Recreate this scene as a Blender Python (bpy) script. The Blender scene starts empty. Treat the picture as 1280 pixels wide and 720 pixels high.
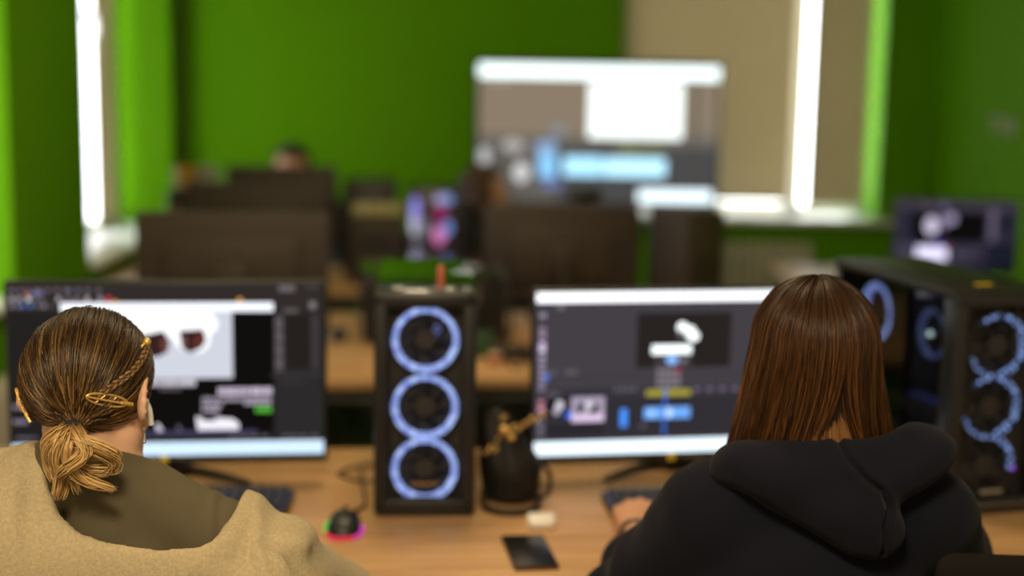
import bpy, bmesh, math, random
import numpy as np
from mathutils import Matrix, Vector, Euler

random.seed(7)
rng = np.random.default_rng(11)
scene = bpy.context.scene
COL = scene.collection
R_ = math.radians

# ------------------------------------------------------------ camera
cam_data = bpy.data.cameras.new('camera')
cam = bpy.data.objects.new('camera', cam_data)
COL.objects.link(cam)
cam_data.lens = 50
cam_data.sensor_width = 36
cam_data.clip_start = 0.05
cam_data.dof.use_dof = True
cam_data.dof.focus_distance = 1.76
cam_data.dof.aperture_fstop = 1.5
cam_data.dof.aperture_blades = 0
cam.matrix_world = Matrix.Translation((0, 0, 1.58)) @ Matrix.Rotation(R_(81), 4, 'X') @ Matrix.Rotation(R_(1.0), 4, 'Z')
scene.camera = cam
scene.view_settings.view_transform = 'Standard'
scene.view_settings.look = 'None'
scene.view_settings.gamma = 1.0
scene.view_settings.use_curve_mapping = False
scene.view_settings.exposure = 0.0

# ------------------------------------------------------------ daylight outside
world = bpy.data.worlds.new('daylight')
scene.world = world
world.use_nodes = True
wn = world.node_tree.nodes
wn['Background'].inputs['Color'].default_value = (0.93, 0.98, 1.0, 1)
wn['Background'].inputs['Strength'].default_value = 8.0


def area_light(name, loc, size, size_y, power, color, rot=(0, 0, 0), parent=None):
    d = bpy.data.lights.new(name, 'AREA')
    d.shape = 'RECTANGLE'; d.size = size; d.size_y = size_y
    d.energy = power; d.color = color
    o = bpy.data.objects.new(name, d); COL.objects.link(o)
    o.location = loc; o.rotation_euler = rot
    if parent is not None: o.parent = parent
    return o

LAMPS = [  # ceiling lamps: x, y, power, colour
    (-0.25, 0.0, 80.0, (1.0, 0.80, 0.53)),
    (-0.20, 3.10, 23.0, (1.0, 0.74, 0.42)),
    (-0.2, 4.9, 2.5, (1.0, 0.80, 0.50)),
]

# ------------------------------------------------------------ helpers
def s2l(c):
    return tuple(((v / 255) / 12.92 if v / 255 <= 0.04045 else ((v / 255 + 0.055) / 1.055) ** 2.4) for v in c)

def mat(name, color, rough=0.5, metal=0.0, spec=0.5, bump=None, noise=None, sheen=0.0, coat=0.0, sss=0.0, trans=0.0):
    m = bpy.data.materials.new(name); m.use_nodes = True
    nt = m.node_tree; b = nt.nodes['Principled BSDF']
    b.inputs['Base Color'].default_value = (*color, 1)
    b.inputs['Roughness'].default_value = rough
    b.inputs['Metallic'].default_value = metal
    b.inputs['Specular IOR Level'].default_value = spec
    if sheen: b.inputs['Sheen Weight'].default_value = sheen
    if coat: b.inputs['Coat Weight'].default_value = coat; b.inputs['Coat Roughness'].default_value = 0.08
    if trans: b.inputs['Transmission Weight'].default_value = trans
    if sss:
        b.inputs['Subsurface Weight'].default_value = sss
        b.inputs['Subsurface Radius'].default_value = (0.012, 0.005, 0.003)
        b.inputs['Subsurface Scale'].default_value = 0.6
    tc = nt.nodes.new('ShaderNodeTexCoord')
    if noise:   # (scale, dark factor)
        n = nt.nodes.new('ShaderNodeTexNoise'); n.inputs['Scale'].default_value = noise[0]; n.inputs['Detail'].default_value = 5
        nt.links.new(tc.outputs['Object'], n.inputs['Vector'])
        r = nt.nodes.new('ShaderNodeValToRGB')
        r.color_ramp.elements[0].position = 0.35; r.color_ramp.elements[1].position = 0.68
        r.color_ramp.elements[0].color = (*[c * noise[1] for c in color], 1)
        r.color_ramp.elements[1].color = (*color, 1)
        nt.links.new(n.outputs['Fac'], r.inputs['Fac']); nt.links.new(r.outputs['Color'], b.inputs['Base Color'])
    if bump:    # (scale, strength, distance)
        n2 = nt.nodes.new('ShaderNodeTexNoise'); n2.inputs['Scale'].default_value = bump[0]; n2.inputs['Detail'].default_value = 3
        nt.links.new(tc.outputs['Object'], n2.inputs['Vector'])
        bp = nt.nodes.new('ShaderNodeBump'); bp.inputs['Strength'].default_value = bump[1]; bp.inputs['Distance'].default_value = bump[2]
        nt.links.new(n2.outputs['Fac'], bp.inputs['Height']); nt.links.new(bp.outputs['Normal'], b.inputs['Normal'])
    return m

def emit(name, color, strength=1.0):
    m = bpy.data.materials.new(name); m.use_nodes = True
    nt = m.node_tree; nt.nodes.clear()
    e = nt.nodes.new('ShaderNodeEmission'); e.inputs['Color'].default_value = (*color, 1); e.inputs['Strength'].default_value = strength
    o = nt.nodes.new('ShaderNodeOutputMaterial'); nt.links.new(e.outputs[0], o.inputs[0])
    return m

_EM = {}
def screen_mat(rgb, strength=1.0):
    k = (tuple(rgb), strength)
    if k not in _EM: _EM[k] = emit('screen_light', s2l(rgb), strength)
    return _EM[k]

class MB:
    """collects shapes into one mesh"""
    def __init__(self): self.bm = bmesh.new(); self.mats = []
    def mi(self, m):
        if m is None: return 0
        if m not in self.mats: self.mats.append(m)
        return self.mats.index(m)
    def _add(self, tmp, m, mtx=None):
        i = self.mi(m)
        if mtx is not None: tmp.transform(mtx)
        for f in tmp.faces: f.material_index = i
        me = bpy.data.meshes.new('tmp'); tmp.to_mesh(me); tmp.free()
        self.bm.from_mesh(me); bpy.data.meshes.remove(me)
    def box(self, c, s, m=None, bevel=0.0, rot=None, seg=2):
        t = bmesh.new(); bmesh.ops.create_cube(t, size=1)
        bmesh.ops.scale(t, vec=s, verts=t.verts)
        if bevel > 0:
            bmesh.ops.bevel(t, geom=t.edges[:], offset=min(bevel, min(s) * 0.45), segments=seg, affect='EDGES', profile=0.5)
        M = Matrix.Translation(c)
        if rot is not None: M = M @ Euler(rot).to_matrix().to_4x4()
        self._add(t, m, M); return self
    def cyl(self, a, b, r, m=None, r2=None, n=24, caps=True):
        a, b = Vector(a), Vector(b); d = b - a
        t = bmesh.new()
        bmesh.ops.create_cone(t, cap_ends=caps, segments=n, radius1=r, radius2=r if r2 is None else r2, depth=d.length)
        M = Matrix.Translation((a + b) / 2) @ d.to_track_quat('Z', 'Y').to_matrix().to_4x4()
        self._add(t, m, M); return self
    def sphere(self, c, r, m=None, scale=(1, 1, 1), n=16):
        t = bmesh.new(); bmesh.ops.create_uvsphere(t, u_segments=n, v_segments=max(6, n // 2), radius=r)
        self._add(t, m, Matrix.Translation(c) @ Matrix.Diagonal((*scale, 1))); return self
    def torus(self, c, R, r, m=None, axis=(0, 0, 1), n=32, k=10, sc=(1, 1, 1)):
        t = bmesh.new(); vs = []
        for i in range(n):
            A = 2 * math.pi * i / n
            vs.append([t.verts.new(((R + r * math.cos(2 * math.pi * j / k)) * math.cos(A) * sc[0], (R + r * math.cos(2 * math.pi * j / k)) * math.sin(A) * sc[1], r * math.sin(2 * math.pi * j / k) * sc[2])) for j in range(k)])
        for i in range(n):
            for j in range(k):
                t.faces.new((vs[i][j], vs[(i + 1) % n][j], vs[(i + 1) % n][(j + 1) % k], vs[i][(j + 1) % k]))
        M = Matrix.Translation(c) @ Vector(axis).to_track_quat('Z', 'Y').to_matrix().to_4x4()
        self._add(t, m, M); return self
    def tube(self, pts, r, m=None, n=8, smooth=4, closed=False):
        P = [Vector(p) for p in pts]
        if smooth > 1: P = catmull(P, smooth, closed)
        t = bmesh.new(); rings = []; up = Vector((0.03, 0.07, 1))
        L = len(P)
        for i in range(L):
            if closed: d = P[(i + 1) % L] - P[i - 1]
            else: d = P[min(i + 1, L - 1)] - P[max(i - 1, 0)]
            d.normalize()
            u = d.cross(up)
            if u.length < 1e-3: u = d.cross(Vector((1, 0, 0)))
            u.normalize(); v = u.cross(d)
            rr = r(i / max(1, L - 1)) if callable(r) else r
            rings.append([t.verts.new(P[i] + (u * math.cos(2 * math.pi * j / n) + v * math.sin(2 * math.pi * j / n)) * rr) for j in range(n)])
        for i in range(L if closed else L - 1):
            a, b = rings[i], rings[(i + 1) % L]
            for j in range(n): t.faces.new((a[j], a[(j + 1) % n], b[(j + 1) % n], b[j]))
        if not closed:
            t.faces.new(rings[0][::-1]); t.faces.new(rings[-1])
        self._add(t, m); return self
    def lathe(self, prof, m=None, n=24, c=(0, 0, 0)):
        t = bmesh.new(); rings = [[t.verts.new((r * math.cos(2 * math.pi * j / n), r * math.sin(2 * math.pi * j / n), z)) for j in range(n)] for r, z in prof]
        for a, b in zip(rings, rings[1:]):
            for j in range(n): t.faces.new((a[j], a[(j + 1) % n], b[(j + 1) % n], b[j]))
        t.faces.new(rings[0][::-1]); t.faces.new(rings[-1])
        self._add(t, m, Matrix.Translation(c)); return self
    def prism(self, poly, y0, y1, m=None):
        """polygon in x,z extruded along y"""
        t = bmesh.new()
        a = [t.verts.new((x, y0, z)) for x, z in poly]; b = [t.verts.new((x, y1, z)) for x, z in poly]
        t.faces.new(a); t.faces.new(b[::-1])
        for i in range(len(poly)):
            j = (i + 1) % len(poly); t.faces.new((a[j], a[i], b[i], b[j]))
        bmesh.ops.recalc_face_normals(t, faces=t.faces[:])
        self._add(t, m); return self
    def ring(self, c, ro, ri, depth, m=None, n=48, a0=0.0, a1=2 * math.pi):
        """flat ring facing -y"""
        full = abs(a1 - a0 - 2 * math.pi) < 1e-4
        t = bmesh.new(); R = []
        k = n if full else n + 1
        for i in range(k):
            A = a0 + (a1 - a0) * i / n; ca, sa = math.cos(A), math.sin(A)
            R.append([t.verts.new((ro * ca, 0, ro * sa)), t.verts.new((ro * ca, depth, ro * sa)), t.verts.new((ri * ca, depth, ri * sa)), t.verts.new((ri * ca, 0, ri * sa))])
        for i in range(k if full else k - 1):
            a, b = R[i], R[(i + 1) % k]
            for j in range(4): t.faces.new((a[j], a[(j + 1) % 4], b[(j + 1) % 4], b[j]))
        if not full: t.faces.new(R[0]); t.faces.new(R[-1][::-1])
        bmesh.ops.recalc_face_normals(t, faces=t.faces[:])
        self._add(t, m, Matrix.Translation(c)); return self
    def quad(self, pts, m=None):
        t = bmesh.new(); t.faces.new([t.verts.new(p) for p in pts]); self._add(t, m); return self
    def build(self, name, m=None, parent=None, smooth=True, loc=None, rotz=0):
        me = bpy.data.meshes.new(name); self.bm.to_mesh(me); self.bm.free()
        ms = self.mats if self.mats else [m]
        if self.mats and m is not None and len(self.mats) == 0: ms = [m]
        for x in ms: me.materials.append(x)
        if smooth:
            for p in me.polygons: p.use_smooth = True
            try: me.set_sharp_from_angle(angle=R_(35))
            except Exception: pass
        o = bpy.data.objects.new(name, me); COL.objects.link(o)
        if parent is not None: o.parent = parent
        if loc is not None: o.location = loc
        if rotz: o.rotation_euler = (0, 0, rotz)
        return o

def catmull(P, k, closed=False):
    out = []; L = len(P)
    for i in range(L if closed else L - 1):
        p0 = P[(i - 1) % L] if closed else P[max(i - 1, 0)]
        p1 = P[i]; p2 = P[(i + 1) % L] if closed else P[i + 1]
        p3 = P[(i + 2) % L] if closed else P[min(i + 2, L - 1)]
        for s in range(k):
            t = s / k
            out.append(0.5 * ((2 * p1) + (p2 - p0) * t + (2 * p0 - 5 * p1 + 4 * p2 - p3) * t * t + (3 * p1 - p0 - 3 * p2 + p3) * t ** 3))
    if not closed: out.append(P[-1])
    return out

def thing(name, label, cat, loc=(0, 0, 0), rotz=0, group=None):
    o = bpy.data.objects.new(name, None); COL.objects.link(o)
    o.empty_display_size = 0.05
    o.location = loc; o.rotation_euler = (0, 0, rotz)
    return tag(o, label, cat, group)

def tag(o, label, cat, group=None):
    o['label'] = label; o['category'] = cat
    if group: o['group'] = group
    return o

def struct(o):
    o['kind'] = 'structure'; return o

# ------------------------------------------------------------ materials
def wall_paint(name, c):
    return mat(name, c, rough=0.8, spec=0.08, bump=(60, 0.08, 0.004), noise=(1.3, 0.94))
GREEN = wall_paint('green_wall_paint', (0.112, 0.325, 0.0012))
WHITE_PAINT = wall_paint('white_ceiling_paint', (0.75, 0.74, 0.70))
PVC = mat('white_pvc', (0.82, 0.82, 0.78), rough=0.35)
BLACK = mat('black_plastic', (0.012, 0.012, 0.013), rough=0.42, bump=(400, 0.05, 0.001))
BLACK_MATTE = mat('matte_black_plastic', (0.010, 0.010, 0.011), rough=0.65)
BLACK_METAL = mat('black_painted_steel', (0.012, 0.012, 0.013), rough=0.35, bump=(300, 0.03, 0.001))
GLOSS = mat('glossy_black', (0.008, 0.008, 0.009), rough=0.06, spec=0.9, coat=1.0)
MESH_BLACK = mat('black_mesh', (0.022, 0.021, 0.022), rough=0.6, bump=(900, 0.4, 0.001))
BROWN_BLACK = mat('worn_black_casing', (0.040, 0.029, 0.023), rough=0.6)
GOLD = mat('gold_metal', (0.80, 0.52, 0.16), rough=0.35, metal=0.6)
SILVER = mat('silver_metal', (0.7, 0.7, 0.72), rough=0.25, metal=1.0)
WHITE_PLASTIC = mat('white_plastic', (0.85, 0.84, 0.80), rough=0.3)
GREY_METAL = mat('grey_powder_coat', (0.12, 0.12, 0.12), rough=0.5)
CHAIR_FABRIC = mat('black_chair_fabric', (0.007, 0.006, 0.005), rough=0.95, spec=0.1, bump=(700, 0.3, 0.001))
YELLOW = mat('yellow_sticker', (0.85, 0.60, 0.03), rough=0.5)
RADIATOR_PAINT = mat('radiator_enamel', (0.55, 0.53, 0.44), rough=0.4)

def wood_mat():
    m = bpy.data.materials.new('oak_laminate'); m.use_nodes = True
    nt = m.node_tree; b = nt.nodes['Principled BSDF']
    tc = nt.nodes.new('ShaderNodeTexCoord'); mp = nt.nodes.new('ShaderNodeMapping')
    mp.inputs['Scale'].default_value = (1.2, 14, 14)
    nt.links.new(tc.outputs['Object'], mp.inputs['Vector'])
    n = nt.nodes.new('ShaderNodeTexNoise'); n.inputs['Scale'].default_value = 2.2; n.inputs['Detail'].default_value = 8; n.inputs['Roughness'].default_value = 0.65; n.inputs['Distortion'].default_value = 0.6
    nt.links.new(mp.outputs[0], n.inputs['Vector'])
    r = nt.nodes.new('ShaderNodeValToRGB'); e = r.color_ramp.elements
    e[0].position = 0.3; e[0].color = (0.36, 0.20, 0.085, 1); e[1].position = 0.7; e[1].color = (0.62, 0.38, 0.18, 1)
    nt.links.new(n.outputs['Fac'], r.inputs['Fac']); nt.links.new(r.outputs['Color'], b.inputs['Base Color'])
    b.inputs['Roughness'].default_value = 0.42; b.inputs['Specular IOR Level'].default_value = 0.4
    return m
WOOD = wood_mat()

def blind_mat():
    m = bpy.data.materials.new('beige_blind_fabric'); m.use_nodes = True
    nt = m.node_tree; nt.nodes.clear()
    d = nt.nodes.new('ShaderNodeBsdfDiffuse'); d.inputs['Color'].default_value = (0.55, 0.46, 0.33, 1)
    t = nt.nodes.new('ShaderNodeBsdfTranslucent'); t.inputs['Color'].default_value = (0.42, 0.37, 0.26, 1)
    mx = nt.nodes.new('ShaderNodeMixShader'); mx.inputs[0].default_value = 0.38
    o = nt.nodes.new('ShaderNodeOutputMaterial')
    nt.links.new(d.outputs[0], mx.inputs[1]); nt.links.new(t.outputs[0], mx.inputs[2]); nt.links.new(mx.outputs[0], o.inputs[0])
    return m
BLIND = blind_mat()

def glass_mat(name, color=(1, 1, 1), alpha_mix=0.88, rough=0.02):
    m = bpy.data.materials.new(name); m.use_nodes = True
    nt = m.node_tree; nt.nodes.clear()
    t = nt.nodes.new('ShaderNodeBsdfTransparent'); t.inputs['Color'].default_value = (*color, 1)
    g = nt.nodes.new('ShaderNodeBsdfGlossy'); g.inputs['Roughness'].default_value = rough
    f = nt.nodes.new('ShaderNodeFresnel'); f.inputs['IOR'].default_value = 1.45
    mx = nt.nodes.new('ShaderNodeMixShader'); o = nt.nodes.new('ShaderNodeOutputMaterial')
    gm = nt.nodes.new('ShaderNodeNewGeometry'); sb = nt.nodes.new('ShaderNodeMath'); sb.operation = 'SUBTRACT'; sb.inputs[0].default_value = 1.0
    ml = nt.nodes.new('ShaderNodeMath'); ml.operation = 'MULTIPLY'
    nt.links.new(gm.outputs['Backfacing'], sb.inputs[1]); nt.links.new(sb.outputs[0], ml.inputs[0]); nt.links.new(f.outputs[0], ml.inputs[1])
    nt.links.new(ml.outputs[0], mx.inputs[0]); nt.links.new(t.outputs[0], mx.inputs[1]); nt.links.new(g.outputs[0], mx.inputs[2]); nt.links.new(mx.outputs[0], o.inputs[0])
    return m
PANE = glass_mat('window_glass')
SMOKED = glass_mat('smoked_side_glass', (0.62, 0.64, 0.68))

# ------------------------------------------------------------ room shell
XL, XR, YB, YF, ZC = -1.57, 1.95, 6.70, -1.8, 2.9
T = 0.34
fl_mat = mat('grey_floor_vinyl', (0.05, 0.042, 0.035), rough=0.45, noise=(3, 0.8))
struct(MB().box(((XL + XR) / 2, (YB + YF) / 2, -0.05), (XR - XL + 0.8, YB - YF + 0.8, 0.1)).build('floor', fl_mat, smooth=False))
struct(MB().box(((XL + XR) / 2, (YB + YF) / 2, ZC + 0.05), (XR - XL + 0.8, YB - YF + 0.8, 0.1)).build('ceiling', WHITE_PAINT, smooth=False))

CREAM_BOUNCE = wall_paint('cream_bounce_paint', (0.70, 0.66, 0.58))  # put on the unseen walls so the bounced light is not green
def wall_x(name, x, outward, y0, y1, holes):
    """wall in the y-z plane with its room face at x; holes: (y0,y1,z0,z1)"""
    m = MB(); cx = x + outward * T / 2
    # unseen walls near the camera made cream for neutral bounced light; far part green
    m.box((cx, (y0 + 2.6) / 2, ZC / 2), (T, 2.6 - y0, ZC), CREAM_BOUNCE)
    ys = 2.6
    for (a, b, c, d) in sorted(holes):
        if a > ys: m.box((cx, (ys + a) / 2, ZC / 2), (T, a - ys, ZC), GREEN)
        m.box((cx, (a + b) / 2, c / 2), (T, b - a, c), GREEN); m.box((cx, (a + b) / 2, (d + ZC) / 2), (T, b - a, ZC - d), GREEN)
        ys = b
    if ys < y1: m.box((cx, (ys + y1) / 2, ZC / 2), (T, y1 - ys, ZC), GREEN)
    return struct(m.build(name, GREEN, smooth=False))
def wall_y(name, y, outward, x0, x1, holes, paint=GREEN):
    m = MB(); cy = y + outward * T / 2; xs = x0
    for (a, b, c, d) in sorted(holes):
        if a > xs: m.box(((xs + a) / 2, cy, ZC / 2), (a - xs, T, ZC))
        m.box(((a + b) / 2, cy, c / 2), (b - a, T, c)); m.box(((a + b) / 2, cy, (d + ZC) / 2), (b - a, T, ZC - d))
        xs = b
    if xs < x1: m.box(((xs + x1) / 2, cy, ZC / 2), (x1 - xs, T, ZC))
    return struct(m.build(name, paint, smooth=False))

Z0, Z1 = 0.80, 2.35
wall_x('wall_left', XL, -1, YF, YB, [(2.95, 4.43, Z0, Z1), (5.23, 6.53, Z0, Z1)])
wall_y('wall_back', YB, 1, XL - T, XR + T, [(0.50, 1.715, 0.86, Z1)])
wall_x('wall_right', XR, 1, YF, YB, [])
wall_y('wall_front', YF, -1, XL - T, XR + T, [], CREAM_BOUNCE)
struct(MB().box((XL + 0.008, (YF + YB) / 2, 0.05), (0.016, YB - YF, 0.1), bevel=0.003).build('baseboard_left', PVC))
struct(MB().box((XR - 0.008, (YF + YB) / 2, 0.05), (0.016, YB - YF, 0.1), bevel=0.003).build('baseboard_right', PVC))
struct(MB().box(((XL + XR) / 2, YB - 0.008, 0.05), (XR - XL - 0.04, 0.016, 0.1), bevel=0.003).build('baseboard_back', PVC))
# thin dark brown strip added in the far left corner
struct(MB().box((XL + 0.012, YB - 0.02, 1.85), (0.022, 0.03, 1.9), bevel=0.004).build('trim_1', mat('brown_strip', (0.07, 0.055, 0.02), 0.6)))

def window_left(n, y0, y1, splits):
    """window in the left wall; splits = sash boundaries along y"""
    xg = XL - 0.28
    f = MB()
    f.box((xg, (y0 + y1) / 2, Z0 + 0.03), (0.06, y1 - y0, 0.06), bevel=0.006); f.box((xg, (y0 + y1) / 2, Z1 - 0.03), (0.06, y1 - y0, 0.06), bevel=0.006)
    f.box((xg, y0 + 0.03, (Z0 + Z1) / 2), (0.06, 0.06, Z1 - Z0), bevel=0.006); f.box((xg, y1 - 0.02, (Z0 + Z1) / 2), (0.06, 0.04, Z1 - Z0), bevel=0.006)
    for s in splits: f.box((xg, s, (Z0 + Z1) / 2), (0.06, 0.05, Z1 - Z0), bevel=0.006)
    w = struct(f.build('window_%d' % n, PVC))
    p = MB().box((xg - 0.005, (y0 + y1) / 2, (Z0 + Z1) / 2), (0.006, y1 - y0 - 0.06, Z1 - Z0 - 0.1)).build('pane', PANE, w)
    s = MB().box((XL - 0.115, (y0 + y1) / 2, Z0 + 0.012), (0.30, y1 - y0 - 0.002, 0.024), bevel=0.006).build('window_sill', PVC, w)
    return w
w1 = window_left(1, 2.95, 4.43, [3.7])
w2 = window_left(2, 5.23, 6.53, [5.84])
hd = MB(); hd.box((XL - 0.235, 6.075, 1.745), (0.02, 0.03, 0.07), bevel=0.006); hd.tube([(XL - 0.22, 6.075, 1.745), (XL - 0.20, 6.075, 1.74), (XL - 0.195, 6.08, 1.66)], 0.011)
hd.build('window_handle', PVC, w2)

# right window in the back wall
yg = YB + 0.28
f = MB(); X0, X1, ZB = 0.50, 1.715, 0.86
f.box(((X0 + X1) / 2, yg, ZB + 0.03), (X1 - X0, 0.06, 0.06), bevel=0.006); f.box(((X0 + X1) / 2, yg, Z1 - 0.03), (X1 - X0, 0.06, 0.06), bevel=0.006)
for x in (X0 + 0.025, X1 - 0.022): f.box((x, yg, (ZB + Z1) / 2), (0.05, 0.06, Z1 - ZB), bevel=0.006)
f.box((1.362, yg, (ZB + Z1) / 2), (0.075, 0.06, Z1 - ZB), bevel=0.006)
w3 = struct(f.build('window_3', PVC))
MB().box(((X0 + X1) / 2, yg + 0.005, (ZB + Z1) / 2), (X1 - X0 - 0.06, 0.006, Z1 - ZB - 0.08)).build('pane', PANE, w3)
MB().box(((X0 + X1) / 2, YB + 0.11, ZB + 0.008), (X1 - X0 - 0.002, 0.27, 0.026), bevel=0.006).build('window_sill', PVC, w3)
ls = MB(); ls.box(((X0 + X1) / 2 + 0.03, YB - 0.035, ZB + 0.008), (X1 - X0 + 0.12, 0.07, 0.03), bevel=0.008); ls.build('sill_nosing', PVC, w3)

def roller_blind(label, along, a, b, d, z0, z1, facing):
    """fabric hanging in a plane: along='x' or 'y' from a to b, at distance d"""
    mid = (a + b) / 2; w = b - a
    if along == 'x':
        o = thing('roller_blind', label, 'blind', (mid, d, z0))
        S = lambda l, t, h: (l, t, h)
    else:
        o = thing('roller_blind', label, 'blind', (d, mid, z0))
        S = lambda l, t, h: (t, l, h)
    MB().box((0, 0, (z1 - z0) / 2), S(w, 0.003, z1 - z0)).build('fabric', BLIND, o)
    MB().box((0, 0, 0.01), S(w, 0.014, 0.022), bevel=0.005).build('bottom_rail', mat('beige_rail', (0.55, 0.50, 0.36), 0.5), o)
    e = (w / 2, 0, 0) if along == 'x' else (0, w / 2, 0)
    MB().cyl((-e[0], -e[1], z1 - z0), (e[0], e[1], z1 - z0), 0.022).build('roller_tube', BLIND, o)
    return o
roller_blind('wide beige roller blind lowered behind the large wall screen', 'x', 0.505, 1.335, YB + 0.20, 0.935, 2.28, -1)
roller_blind('narrow beige roller blind right of the bright white window post', 'x', 1.395, 1.662, YB + 0.08, 0.935, 2.28, -1)
roller_blind('roller blind strip beside the bright slit of the far left window', 'y', 6.165, 6.455, XL - 0.24, 0.84, 2.28, 1)
roller_blind('roller blind over the near half of the far left window', 'y', 5.27, 5.93, XL - 0.24, 0.84, 2.28, 1)
roller_blind('roller blind covering the near left window at the frame edge', 'y', 3.0, 4.22, XL - 0.24, 0.84, 2.28, 1)

def radiator(label, loc, rotz, n, h):
    o = thing('radiator', label, 'radiator', loc, rotz)
    m = MB()
    for i in range(n):
        x = (i - (n - 1) / 2) * 0.05
        m.box((x, 0, h / 2), (0.036, 0.07, h), bevel=0.014)
    m.cyl((-(n * 0.025), 0, 0.05), (n * 0.025, 0, 0.05), 0.016); m.cyl((-(n * 0.025), 0, h - 0.05), (n * 0.025, 0, h - 0.05), 0.016)
    m.build('fins', RADIATOR_PAINT, o)
    MB().cyl((n * 0.025, 0, 0.05), (n * 0.025 + 0.05, 0, 0.05), 0.012).cyl((n * 0.025 + 0.05, 0, 0.05), (n * 0.025 + 0.05, 0, -0.15), 0.012).build('pipe', RADIATOR_PAINT, o)
    return o
radiator('beige ribbed radiator on the back wall under the right window', (1.16, YB - 0.06, 0.17), 0, 10, 0.60)
radiator('ribbed radiator on the left wall under the near window', (XL + 0.06, 3.8, 0.12), R_(90), 18, 0.50)

for i, (x, y, pw, c) in enumerate(LAMPS):
    o = thing('ceiling_light', ['square ceiling light panel nearest the camera above the two women', 'square ceiling light panel above the first aisle', 'square ceiling light panel near the back wall'][i], 'ceiling light', (x, y, ZC - 0.03))
    MB().box((0, 0, 0), (0.64, 0.64, 0.05), bevel=0.006).build('frame', PVC, o)
    MB().box((0, 0, -0.027), (0.58, 0.58, 0.004)).build('diffuser', emit('lamp_diffuser', c, 2.5), o)
    area_light('lamp_glow', (0, 0, -0.035), 0.56, 0.56, pw, c, parent=o)

# lettering on the right wall (only its start is in the frame)
sg = thing('wall_sign', 'row of small grey raised letters on the right green wall', 'sign', (XR, 5.80, 1.335))
LETTER = mat('grey_letter', (0.42, 0.40, 0.40), 0.5)
def letter(strokes, yo):
    lt = MB()
    for y0, z0, y1, z1 in strokes:
        a, b = Vector((-0.006, yo + y0, z0)), Vector((-0.006, yo + y1, z1)); d = b - a
        lt.box((a + b) / 2, (0.012, 0.010, d.length + 0.006), rot=(math.atan2(-d.y, d.z), 0, 0))
    lt.build('letter', LETTER, sg)
letter([(0, 0, 0, 0.06), (-0.045, 0.06, 0.045, 0.06)], 0.0)
letter([(0, 0, 0, 0.06)], -0.10)
letter([(0.035, 0.06, 0, 0), (-0.035, 0.06, 0, 0)], -0.20)

# ------------------------------------------------------------ desks
def desk(label, cx, cy, w, d, rotz, z=0.75, inset=0.08):
    o = thing('desk', label, 'desk', (cx, cy, 0), rotz)
    MB().box((0, 0, z - 0.0125), (w, d, 0.025), bevel=0.002).build('desk_top', WOOD, o)
    for sx in (-1, 1):
        for sy in (-1, 1):
            MB().box((sx * (w / 2 - inset), sy * (d / 2 - inset), (z - 0.025) / 2), (0.05, 0.05, z - 0.025), bevel=0.004).build('leg', GREY_METAL, o)
    fr = MB()
    for sy in (-1, 1): fr.box((0, sy * (d / 2 - inset), z - 0.05), (w - 2 * inset - 0.05, 0.03, 0.05), bevel=0.003)
    for sx in (-1, 1): fr.box((sx * (w / 2 - inset), 0, z - 0.05), (0.03, d - 2 * inset - 0.05, 0.05), bevel=0.003)
    fr.build('frame', GREY_METAL, o)
    return o
D1 = R_(3)
desk('long oak desk in front of the two women carrying both lit monitors', 0.14, 2.60, 2.9, 0.82, D1)
desk('oak desk across the aisle carrying two dark monitor backs', -0.02, 4.215, 2.42, 1.02, R_(8))
desk('oak desk nearest the back wall beneath the dark monitors', -0.86, 5.42, 1.36, 0.62, R_(3))
desk('oak corner desk by the right wall under the small lit monitor', 1.51, 5.46, 0.84, 1.12, 0)

# ------------------------------------------------------------ monitors
def ell(cx, cy, rx, ry, n=20, rot=0.0):
    c, s = math.cos(rot), math.sin(rot); out = []
    for i in range(n):
        A = 2 * math.pi * i / n; a, b = rx * math.cos(A), ry * math.sin(A)
        out.append((cx + a * c - b * s, cy + a * s + b * c))
    return out
def rect(x0, y0, x1, y1): return [(x0, y0), (x1, y0), (x1, y1), (x0, y1)]

def make_screen(parent, w, h, z0, y, bg, items):
    """flat display; items are polygons in (u right, v down), 0..1"""
    m = MB()
    def put(poly, mt, layer):
        yy = y - 0.0002 * layer
        m.quad([((u - 0.5) * w, yy, z0 + (1 - v) * h) for u, v in poly], mt)
    put(rect(0, 0, 1, 1), screen_mat(bg), 0)
    for k, (poly, rgb, st) in enumerate(items): put(poly, screen_mat(rgb, st), k * 0.25 + 1)
    bm = m.bm; bmesh.ops.recalc_face_normals(bm, faces=bm.faces[:])
    for f in bm.faces:
        if f.normal.y > 0: f.normal_flip()
    return m.build('screen', None, parent, smooth=False)

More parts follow.
